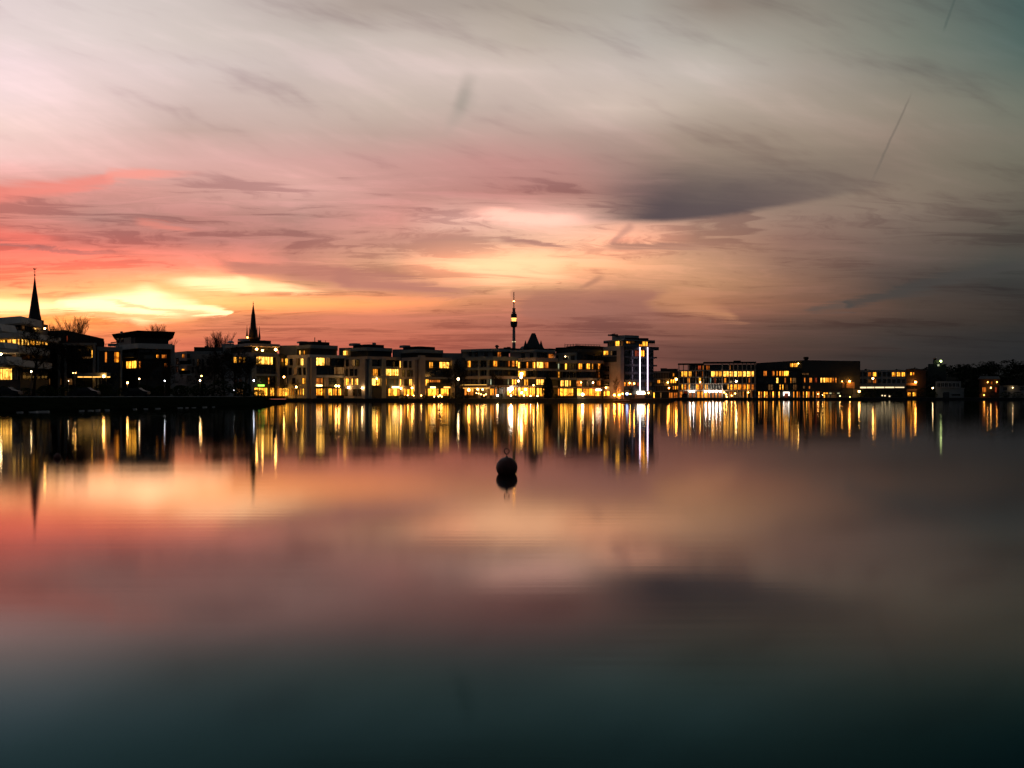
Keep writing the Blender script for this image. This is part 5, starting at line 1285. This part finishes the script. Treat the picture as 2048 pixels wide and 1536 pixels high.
# ------------------------------------------------------------------ trees and shrubs
def bare_tree_meshes(seed, height, levels=4, spread=.55, upright=.5, fan=(14, 8, 7, 4), fine=.022):
    rg = random.Random(seed)
    tv, tf, cv, cf = [], [], [], []
    def branch(p, d, L, r, lev):
        n = 4 if lev < 2 else 3
        pts = [Vector(p)]; rads = [r]
        dd = Vector(d).normalized()
        for i in range(n):
            dd = (dd + Vector((rg.uniform(-1, 1), rg.uniform(-1, 1), rg.uniform(-.5, 1.0) * upright)) * (.13 if lev == 0 else .22)).normalized()
            pts.append(pts[-1] + dd * (L / n)); rads.append(r * (1 - .75 * (i + 1) / n) + .002)
        if lev < 2: tube(tv, tf, [tuple(q) for q in pts], rads, 7 if lev == 0 else 5)
        else: tube(cv, cf, [tuple(q) for q in pts], rads, 3)
        if lev >= levels: return
        kids = fan[lev]
        for k in range(kids):
            t = (.28 + .72 * (k + rg.random()) / kids) if lev == 0 else (.18 + .8 * (k + rg.random()) / kids)
            t = min(t, .98)
            i = min(int(t * n), n - 1); f = t * n - i
            q = pts[i].lerp(pts[i + 1], f)
            base = (pts[i + 1] - pts[i]).normalized()
            side = base.cross(Vector((rg.uniform(-1, 1), rg.uniform(-1, 1), rg.uniform(-1, 1)))).normalized()
            nd = (base * (1 - spread) + side * spread + Vector((0, 0, upright * .35))).normalized()
            l2 = L * ((.62 - .30 * t) if lev == 0 else .55 * (1 - .35 * t)) * rg.uniform(.75, 1.2)
            branch(q, nd, l2, max(fine, rads[i] * .55 * (1 - f * .2)), lev + 1)
    branch((0, 0, -.1), (0, 0, 1), height * .86, height * .016 + .03, 0)
    a = mesh_of('trunk', tv, tf, True); b = mesh_of('crown', cv, cf)
    a.materials.append(MATS['bark']); b.materials.append(MATS['bark'])
    top = max(v[2] for v in cv)
    return a, b, top

PROTO = [bare_tree_meshes(3, 12, 4, .52, .6), bare_tree_meshes(8, 12, 4, .34, 1.0, (22, 10, 8, 4), .006), bare_tree_meshes(15, 12, 4, .62, .45), bare_tree_meshes(21, 9, 3, .5, .6)]
def bare_tree(label, px, D, ytop, z0, proto, rz, sx=1.0, group=None):
    a, b, top = PROTO[proto]
    x, y = P(px, D)
    h = Z(ytop, D) - z0
    s = h / top
    t = empty('bare_tree', (x, y, z0), label, 'tree', group)
    for nm, me in (('trunk', a), ('crown', b)):
        o = bpy.data.objects.new(nm, me); COL.objects.link(o); o.parent = t
    t.scale = (s * sx, s * sx, s); t.rotation_euler = (0, 0, rz)
    return t
bare_tree('tall spreading bare tree in front of the white terrace building', 66, 172, 641, BZ, 2, .3, 1.15)
bare_tree('slim bare tree in front of the brick building canopy', 148, 176, 672, BZ, 0, 1.2, .95)
bare_tree('bare tree with fine upright twigs rising behind the brick building roof', 152, 300, 627, GZ, 1, 2.1, 1.05)
bare_tree('faint bare treetop between the church spire and the brick building', 99, 300, 643, GZ, 1, .4, .8)
bare_tree('bare treetop showing over the overhanging pavilion roof', 322, 310, 644, GZ, 1, 3.9, .95)
bare_tree('bare treetop behind the cream house beside the roof mast', 441, 330, 659, GZ, 1, 5.0, 1.0)
bare_tree('smaller bare treetop left of the twiggy one behind the cream house', 429, 330, 668, GZ, 1, 2.6, .75)
bare_tree('dense bare tree on the lawn before the cream house', 425, 196, 694, BZ, 2, 1.0, 1.1)
bare_tree('broad bare tree on the lawn before the corner building', 470, 205, 690, BZ, 0, 2.2, 1.3)
bare_tree('thick dark tree crowding the cream house right end', 450, 208, 697, BZ, 2, 3.3, 1.2)
bare_tree('dark tree hiding the left wall of the corner building', 489, 212, 704, BZ, 0, 4.1, 1.2)
bare_tree('low dark tree before the cream house balconies', 406, 200, 716, BZ, 2, 5.5, 1.2)
bare_tree('bare tree standing on the lawn between pavilion block and cream house', 330, 188, 716, BZ, 2, .7, 1.1)
bare_tree('bare tree on the lawn before the pavilion block windows', 292, 184, 712, BZ, 0, 4.4, 1.0)
bare_tree('small young tree outside the green sign shop', 546, 284, 752, GZ, 3, .2, 1.2)
bare_tree('young tree by the lit slits of the white corner-window block', 592, 297 - 8, 756, GZ, 3, 1.7, 1.3)
bare_tree('small young tree at the shop windows beside the corner building', 568, 285, 762, GZ, 3, 3.0, 1.1)
bare_tree('dark bare tree filling the gap before the café awning block', 912, 286, 714, GZ, 2, 2.8, .75)
bare_tree('dense dark tree beside the gap lamp before the café awning', 924, 289, 722, GZ, 0, 1.1, .7)
bare_tree('bare tree before the terrace café with golden ground floor', 998, 288, 742, GZ, 0, .9, .9)
bare_tree('bare street tree between pergola block and neon tower', 1205, 287, 722, GZ, 2, 4.0, .7)
bare_tree('thin little tree against the orange lit tower wall', 1233, 288, 752, GZ, 3, 5.2, .8)
bare_tree('bare tree under the neon tower restaurant windows', 1262, 288, 768, GZ, 3, .8, 1.2)

def leafy(name, label, cat, px, D, ytop, z0, wpx, seed, n=900, group=None, conic=.0):
    rg = random.Random(seed)
    x, y = P(px, D); h = Z(ytop, D) - z0; w = wpx / FPX * D / 2
    t = empty(name, (x, y, z0), label, cat, group)
    vs, fs = [], []; tube(vs, fs, [(0, 0, -.1), (.03, 0, h * .4), (0, .03, h * .8)], [.10, .08, .02], 6)
    link('trunk', mesh_of('trunk', vs, fs), 'bark', t, (x, y, z0))
    vs, fs = [], []
    for c in range(n):
        a = rg.uniform(0, 6.283); zz = rg.random()
        prof = (math.sin((zz * .86 + .12) * math.pi) ** .55) * (1 - conic * zz)
        rr = (rg.random() ** .4) * (1 + .12 * math.sin(3 * a + seed) + .1 * math.sin(9 * zz + a))
        q = Vector((math.cos(a) * rr * w * prof, math.sin(a) * rr * w * prof, h * (.04 + .95 * zz)))
        s = rg.uniform(.10, .26) * (1 if h > 2 else .6)
        u = Vector((rg.uniform(-1, 1), rg.uniform(-1, 1), rg.uniform(-.6, 1))).normalized() * s
        v = u.cross(Vector((rg.uniform(-1, 1), rg.uniform(-1, 1), rg.uniform(-1, 1)))).normalized() * s * .6
        k0 = len(vs); vs += [tuple(q - u), tuple(q + v), tuple(q + u), tuple(q - v)]; fs.append((k0, k0 + 1, k0 + 2, k0 + 3))
    link('foliage', mesh_of('foliage', vs, fs), 'evergreen', t, (x, y, z0))
leafy('evergreen_tree', 'dense rounded evergreen standing before the bright golden ground floor', 'tree', 1096, 284, 754, GZ, 24, 4, 2600, conic=.15)
HEDGE = ['before the big lit ground window of the white terrace building', 'beside the trunk of the spreading bare tree', 'between spreading bare tree and slim bare tree', 'left of the lamp pair before the brick building', 'under the left end of the lit canopy', 'under the right end of the lit canopy', 'behind the warm lamp on the lawn', 'behind the white lamp near the pavilion corner', 'beside the cool white lamp', 'left of the bright white lamp', 'right of the bright white lamp', 'at the dense bare tree before the cream house', 'at the broad bare tree before the corner building', 'low at the row end by the green sign shop']
RIGHTB = ['beside the low warm lamp of the black hall', 'below the tall lamp of the pale office', 'beside the small pale canopy lights', 'at the right end of the pale office', 'at the orange washed annexe', 'left of the boat house lamp', 'right of the boat house', 'left of the three-lamp house', 'between three-lamp house and gable house', 'before the gable house lamp', 'right of the gable house lamp']
TERR = ['left of the block with shop parasols of light', 'at the first shop lantern', 'below the corner pier of the lit shop block', 'at the right end of the shop terrace', 'left of the dark gap tree', 'at the foot of the dark gap tree', 'at the left end of the orange awning café', 'at the right end of the orange awning café', 'right of the rounded evergreen']
for i, (px, yt, w_) in enumerate(((12, 772, 46), (52, 776, 40), (92, 771, 44), (128, 774, 40), (168, 772, 46), (206, 768, 40), (246, 775, 44), (286, 770, 48), (322, 772, 40), (362, 771, 46), (402, 768, 44), (440, 760, 50), (482, 764, 46), (516, 779, 30))):
    leafy('shrub', 'dark hedge shrub ' + HEDGE[i], 'shrub', px, 183 + (i % 3) * 5, yt, BZ, w_, 30 + i, 700, 'hedge shrubs behind the lawn path')
for i, (px, w_, yt) in enumerate(((804, 12, 789), (812, 10, 790), (850, 11, 789.5), (893, 14, 788), (906, 14, 786), (918, 16, 785), (934, 12, 789), (1002, 10, 788), (1112, 12, 788))):
    leafy('planter_shrub', 'low dark terrace shrub ' + TERR[i], 'shrub', px, 290, yt, GZ, w_, 60 + i, 260, 'low shrubs along the promenade terraces')
for i, (px, w_, yt) in enumerate(((1724, 26, 779), (1748, 30, 777.5), (1772, 30, 779), (1795, 24, 782), (1846, 26, 776), (1866, 20, 782), (1940, 26, 778), (1955, 22, 774), (2010, 24, 783), (2035, 30, 784), (2062, 30, 780))):
    leafy('bank_shrub', 'dark bank shrub ' + RIGHTB[i], 'shrub', px, 407, yt, GZ, w_, 90 + i, 500, 'shrubs on the right bank')

# ------------------------------------------------------------------ street lamps
def street_lamp(label, px, py, D, z0, mat, r=.26, arms=1, group=None):
    x, y = P(px, D); h = Z(py, D) - z0
    t = empty('street_lamp', (x, y, z0), label, 'street lamp', group)
    link('post', lathe_mesh('post', [(.11, 0), (.10, .3), (.06, .5), (.05, h - r * 1.0)], 8), 'dark_metal', t, (x, y, z0))
    link('base_plate', boxes_mesh('base_plate', [(-.18, .18, -.18, .18, 0, .05)]), 'dark_metal', t, (x, y, z0))
    head = link('lamp_cap', lathe_mesh('lamp_cap', [(r * 1.25, 0), (r * .8, r * .4), (.03, r * .6)], 10), 'dark_metal', t, (x, y, z0 + h + r * .85))
    g = bpy.data.objects.new('lamp_globe', globe_for(mat)); COL.objects.link(g); g.parent = t
    g.location = (0, 0, h); g.scale = (r, r, r)
    if arms == 2:
        g2 = bpy.data.objects.new('lamp_globe', globe_for(mat)); COL.objects.link(g2); g2.parent = t
        g2.location = (-.12, 0, h - .9); g2.scale = (r * .8, r * .8, r * .8)
    return t
LAWN = 'street lamps on the left lawn'
for px, py, D, mat, r, lab in (
    (62.5, 743, 176, 'lamp_white', .15, 'street lamp glowing through the spreading bare tree'),
    (70, 752.5, 180, 'lamp_warm', .07, 'faint little lamp low beside the spreading bare tree'),
    (145.5, 745.5, 182, 'lamp_warm', .15, 'brighter lamp of the pair before the brick building'),
    (150.8, 745.5, 184, 'lamp_warm', .12, 'fainter lamp of the pair before the brick building'),
    (255, 765.5, 172, 'lamp_warm', .20, 'warm lamp on the lawn below the big lit pavilion window'),
    (278.5, 757.5, 190, 'lamp_white', .15, 'white lamp on the lawn before the pavilion block corner'),
    (329.5, 761.5, 176, 'lamp_cool', .13, 'cool white lamp between the bare lawn trees'),
    (400, 761, 178, 'lamp_white', .17, 'bright white lamp on the lawn before the cream house'),
    (403, 752, 190, 'lamp_warm', .12, 'small warm lamp just behind the bright one before the cream house'),
    (137, 762, 176, 'lamp_white', .06, 'tiny path light near the lamp pair'),
    (468, 780, 190, 'lamp_cool', .07, 'tiny path light below the broad lawn tree')):
    street_lamp(lab, px, py, D, BZ, mat, r * .8)
for px, py, D, mat, r, arms, lab in (
    (507.5, 761, 282, 'lamp_cool', .20, 1, 'cool white lamp above the green shop sign corner'),
    (568, 754, 284, 'lamp_warm', .24, 1, 'lamp by the gap beside the corner building'),
    (592.5, 774, 286, 'lamp_warm', .24, 1, 'low lamp before the lit slit windows'),
    (916.5, 758, 282, 'lamp_white', .30, 1, 'white lamp in the dark gap before the café awning'),
    (1043, 748, 286, 'lamp_warm', .46, 2, 'tall double lamp before the golden ground floor'),
    (1037, 762, 285, 'lamp_white', .26, 1, 'shorter white lamp beside the tall double lamp'),
    (1067, 770.5, 285, 'lamp_warm', .18, 1, 'small lamp right of the tall double lamp'),
    (995, 791, 291, 'lamp_white', .26, 1, 'low bollard light at the right end of the café'),
    (1022, 791, 291, 'lamp_warm', .22, 1, 'low bollard light before the bright terrace'),
    (1254, 787.5, 290, 'lamp_blue', .40, 1, 'bluish light beside the tower entrance'),
    (1245, 787.5, 290, 'lamp_orange', .20, 1, 'orange lantern under the tower restaurant'),
    (1261, 788, 290, 'lamp_warm', .16, 1, 'warm lantern right of the bluish light'),
    (1290, 786.5, 290, 'lamp_orange', .18, 1, 'orange lantern right of the tower entrance'),
    (1297, 786, 290, 'lamp_orange', .22, 1, 'orange lantern at the tower corner'),
    (1352.5, 758.5, 404, 'lamp_orange', .46, 1, 'tall orange lamp between fin office and grid office'),
    (1338, 776, 403, 'lamp_orange', .26, 1, 'orange lamp before the fin office'),
    (1472.5, 762.5, 403, 'lamp_white', .36, 1, 'tall white lamp before the grid office'),
    (1745.8, 757, 408, 'lamp_warm', .34, 1, 'tall lamp before the pale office'),
    (1718.4, 783, 406, 'lamp_warm', .40, 1, 'low warm lamp where black hall meets pale office'),
    (1865.4, 776, 408, 'lamp_white', .24, 1, 'white lamp left of the boat house')):
    street_lamp(lab, px, py, D, GZ, mat, r, arms)

# little table lanterns along the terraces
def lantern(px, py, D, mat, lab, group, r=.13):
    x, y = P(px, D); z = Z(py, D)
    t = empty('lantern', (x, y, GZ), lab, 'lantern', group)
    link('stand', lathe_mesh('stand', [(.16, 0), (.03, .04), (.03, z - GZ - r)], 8), 'dark_metal', t, (x, y, GZ))
    g = bpy.data.objects.new('lantern_globe', globe_for(mat)); COL.objects.link(g); g.parent = t
    g.location = (0, 0, z - GZ); g.scale = (r, r, r)
for px, py in ((815.5, 790.5), (827, 791), (842.5, 791), (868.5, 793), (877, 793), (880.5, 790.5), (883.5, 793)):
    lantern(px, py, 289, 'lamp_warm', 'small white lantern on the terrace before the two shop fronts', 'lanterns on the shop terrace')
for px, py in ((953, 786), (957, 787), (962, 788.5), (972, 788.5), (968, 791)):
    lantern(px, py, 289, 'lamp_warm', 'small lantern on the café terrace under the orange awning', 'lanterns on the awning café terrace', .11)
for px, py in ((1020, 784), (1061, 792), (1075, 792), (1048, 791)):
    lantern(px, py, 288, 'lamp_white', 'small lantern on the terrace of the golden ground floor', 'lanterns on the golden terrace', .15)
for px, py in ((1645, 790), (1680, 792), (1636, 788), (1700, 794)):
    lantern(px, py, 403, 'lamp_warm', 'small light at street level before the black hall', 'lights before the black hall', .14)
for px, py in ((1764.5, 791), (1770, 791.5), (1779, 792.5)):
    lantern(px, py, 404, 'strip_pale', 'small pale light under the canopy of the pale office', 'lights under the pale office canopy', .3)

# ------------------------------------------------------------------ parasols, railings, cars, boat
def parasol(px, D, ytop, lab, group):
    x, y = P(px, D); h = Z(ytop, D) - GZ
    t = empty('parasol', (x, y, GZ), lab, 'parasol', group)
    link('pole', lathe_mesh('pole', [(.04, 0), (.04, h)], 6), 'dark_metal', t, (x, y, GZ))
    link('canopy', lathe_mesh('canopy', [(.10, h * .38), (.20, h * .5), (.17, h * .8), (.04, h)], 8), 'awning', t, (x, y, GZ))
    link('base', lathe_mesh('base', [(.3, 0), (.3, .08), (.05, .1)], 10), 'dark_metal', t, (x, y, GZ))
for px, yt, wh in ((620.5, 775, 'before the corner-window block'), (712.5, 777, 'between the two downlights of the beige block'), (853, 768, 'left of the shop signs'), (874, 772, 'between the two warm shop signs'), (1008, 772, 'at the left edge of the golden terrace'), (1084, 774, 'beside the rounded evergreen')): parasol(px, 289, yt, 'folded parasol ' + wh, 'folded parasols on the promenade')
def car(px, D, lab, rz):
    x, y = P(px, D)
    t = empty('parked_car', (x, y, BZ), lab, 'car', None)
    prof = [(-2.1, .35), (-2.15, .75), (-1.7, .92), (-1.0, 1.42), (.6, 1.45), (1.25, .98), (2.0, .85), (2.1, .4)]
    vs = [(a, -.85, b) for a, b in prof] + [(a, .85, b) for a, b in prof]
    n = len(prof)
    c, s = math.cos(rz), math.sin(rz)
    link('body', mesh_of('body', vs, [tuple(range(n)), tuple(range(2 * n - 1, n - 1, -1))] + [(i, n + i, n + (i + 1) % n, (i + 1) % n) for i in range(n)]), 'car_paint', t, (x, y, BZ), rz)
    gv = [(-.95, -.87, .95), (1.05, -.87, .98), (.55, -.87, 1.38), (-.85, -.87, 1.36)]
    link('side_window', mesh_of('side_window', gv + [(a, -.84, b) for a, _, b in gv], [(0, 1, 2, 3), (7, 6, 5, 4), (0, 4, 5, 1), (1, 5, 6, 2), (2, 6, 7, 3), (3, 7, 4, 0)]), 'glass_dark', t, (x, y, BZ), rz)
    for wx in (-1.3, 1.35):
        for wy in (-.8, .8):
            o = link('wheel', lathe_mesh('wheel', [(.2, -.1), (.32, -.1), (.33, .1), (.2, .1)], 12), 'rubber', t, (x + c * wx - s * wy, y + s * wx + c * wy, BZ + .33)); o.rotation_euler = (R(90), 0, rz)
car(170, 152, 'dark car parked by the lawn path below the brick building', .1)
car(272, 160, 'dark car parked by the lawn path below the pavilion block', .05)
car(12, 146, 'dark car parked by the lawn path below the white terrace building', .08)

def rail(name, label, x0, x1, D, n):
    x, y = P(x0, D); xb, yb = P(x1, D)
    t = empty(name, (x, y, GZ), label, 'railing')
    L = xb - x
    for i in range(n):
        link('post', boxes_mesh('post', [(-.03, .03, -.03, .03, 0, 1.0)]), 'pale_metal', t, (x + L * i / (n - 1), y, GZ + .12))
    for z in (.5, 1.0): link('rail', boxes_mesh('rail', [(0, L, -.025, .025, z - .03, z + .03)]), 'pale_metal', t, (x, y, GZ + .12))
rail('railing', 'thin metal railing on the promenade before the beige block', 710, 744, 291, 9)
rail('railing', 'thin metal railing along the quay before the grid office', 1378, 1500, 399.4, 30)
rail('railing', 'thin metal railing along the quay before the glazed office and black hall', 1505, 1700, 401, 44)
# low jetty lit at its edge, below the orange tower wall
t = empty('jetty', (*P(1240, 291), 0), 'low timber jetty at the foot of the neon tower', 'jetty')
x0, y0 = P(1228, 291); x1, _ = P(1258, 291)
link('deck', boxes_mesh('deck', [(0, x1 - x0, -1.2, 1.6, .42, .55)]), 'pale_stone', t, (x0, y0, 0))
for i in range(5): link('pile', boxes_mesh('pile', [(-.1, .1, -.1, .1, -1.0, .42)]), 'wood', t, (x0 + (x1 - x0) * (i + .1) / 4.3, y0 - .9, 0))
def boat(px, D, lab):
    x, y = P(px, D)
    t = empty('rowing_boat', (x, y, 0), lab, 'boat')
    vs, fs = [], []
    prof = [(-2.2, .5, .45), (-1.2, .72, .42), (.4, .75, .42), (1.6, .45, .5), (2.3, .02, .62)]
    for a, w_, z in prof: vs += [(a, -w_, z), (a, -w_ * .6, -.12), (a, w_ * .6, -.12), (a, w_, z)]
    for i in range(4):
        for j in range(3): fs.append((i * 4 + j, i * 4 + j + 1, i * 4 + 5 + j, i * 4 + 4 + j))
    fs.append((0, 3, 2, 1))
    link('hull', mesh_of('hull', vs, fs), 'pale_stone', t, (x, y, 0), .5)
    for a in (-1.0, .5): link('thwart', boxes_mesh('thwart', [(a - .12, a + .12, -.62, .62, .28, .32)]), 'wood', t, (x, y, 0), .5)
boat(1641, 394, 'small pale rowing boat moored at the quay before the black hall')

# ------------------------------------------------------------------ buoys on the lake
def buoy():
    D = 21.7; k = D / FPX
    x, y = P(1013.5, D)
    t = empty('mooring_buoy', (x, y, 0), 'dark round mooring buoy with a lifting ring floating on the calm lake', 'buoy')
    r = 21.4 * k; zc = 12.8 * k
    bm = bmesh.new(); bmesh.ops.create_uvsphere(bm, u_segments=48, v_segments=28, radius=r)
    for v in bm.verts:                       # a moulded seam round the waist and a flattened crown
        if abs(v.co.z) < r * .05: v.co.x *= 1.006; v.co.y *= 1.006
    for f_ in bm.faces: f_.smooth = True
    me = bpy.data.meshes.new('float'); bm.to_mesh(me); bm.free()
    link('float', me, 'buoy_paint', t, (x, y, zc))
    link('top_plate', lathe_mesh('top_plate', [(.03, 0), (.03, .010), (.014, .016), (.010, .02)], 16), 'dark_metal', t, (x, y, zc + r * .99))
    vs, fs = [], []
    pts = []
    rr = 5.1 * k; zc2 = Z(902.2, D)
    for i in range(29):
        a = -math.pi / 2 + 2 * math.pi * i / 28
        sq = 1.0 if math.sin(a) > 0 else 1.0 + .18 * (-math.sin(a)) ** 3
        pts.append((rr * math.cos(a) * (1 if math.sin(a) > -.5 else .88), 0, rr * math.sin(a) * sq))
    tube(vs, fs, pts, [.0115] * len(pts), 8)
    link('lifting_ring', mesh_of('lifting_ring', vs, fs, True), 'dark_metal', t, (x, y, zc2))
    link('ring_shank', lathe_mesh('ring_shank', [(.012, 0), (.008, zc2 - rr * 1.1 - (zc + r * .965))], 10), 'dark_metal', t, (x, y, zc + r * .97))
    D = 27.2; k = D / FPX; x, y = P(115, D)
    t = empty('marker_buoy', (x, y, 0), 'small dark marker buoy in the sunset reflection near the left bank', 'buoy')
    b = link('float', lathe_mesh('float', [(.3 * 7 * k, -5 * k), (.8 * 7 * k, -2.5 * k), (7 * k, 2 * k), (6.6 * k, 5 * k), (4.4 * k, 8.2 * k), (1.6 * k, 10 * k), (.5 * k, 10.4 * k)], 24), 'buoy_paint', t, (x, y, 0))
    link('eyelet', lathe_mesh('eyelet', [(.012, 0), (.016, .02), (.008, .035)], 8), 'dark_metal', t, (x, y, 10.2 * k))
buoy()
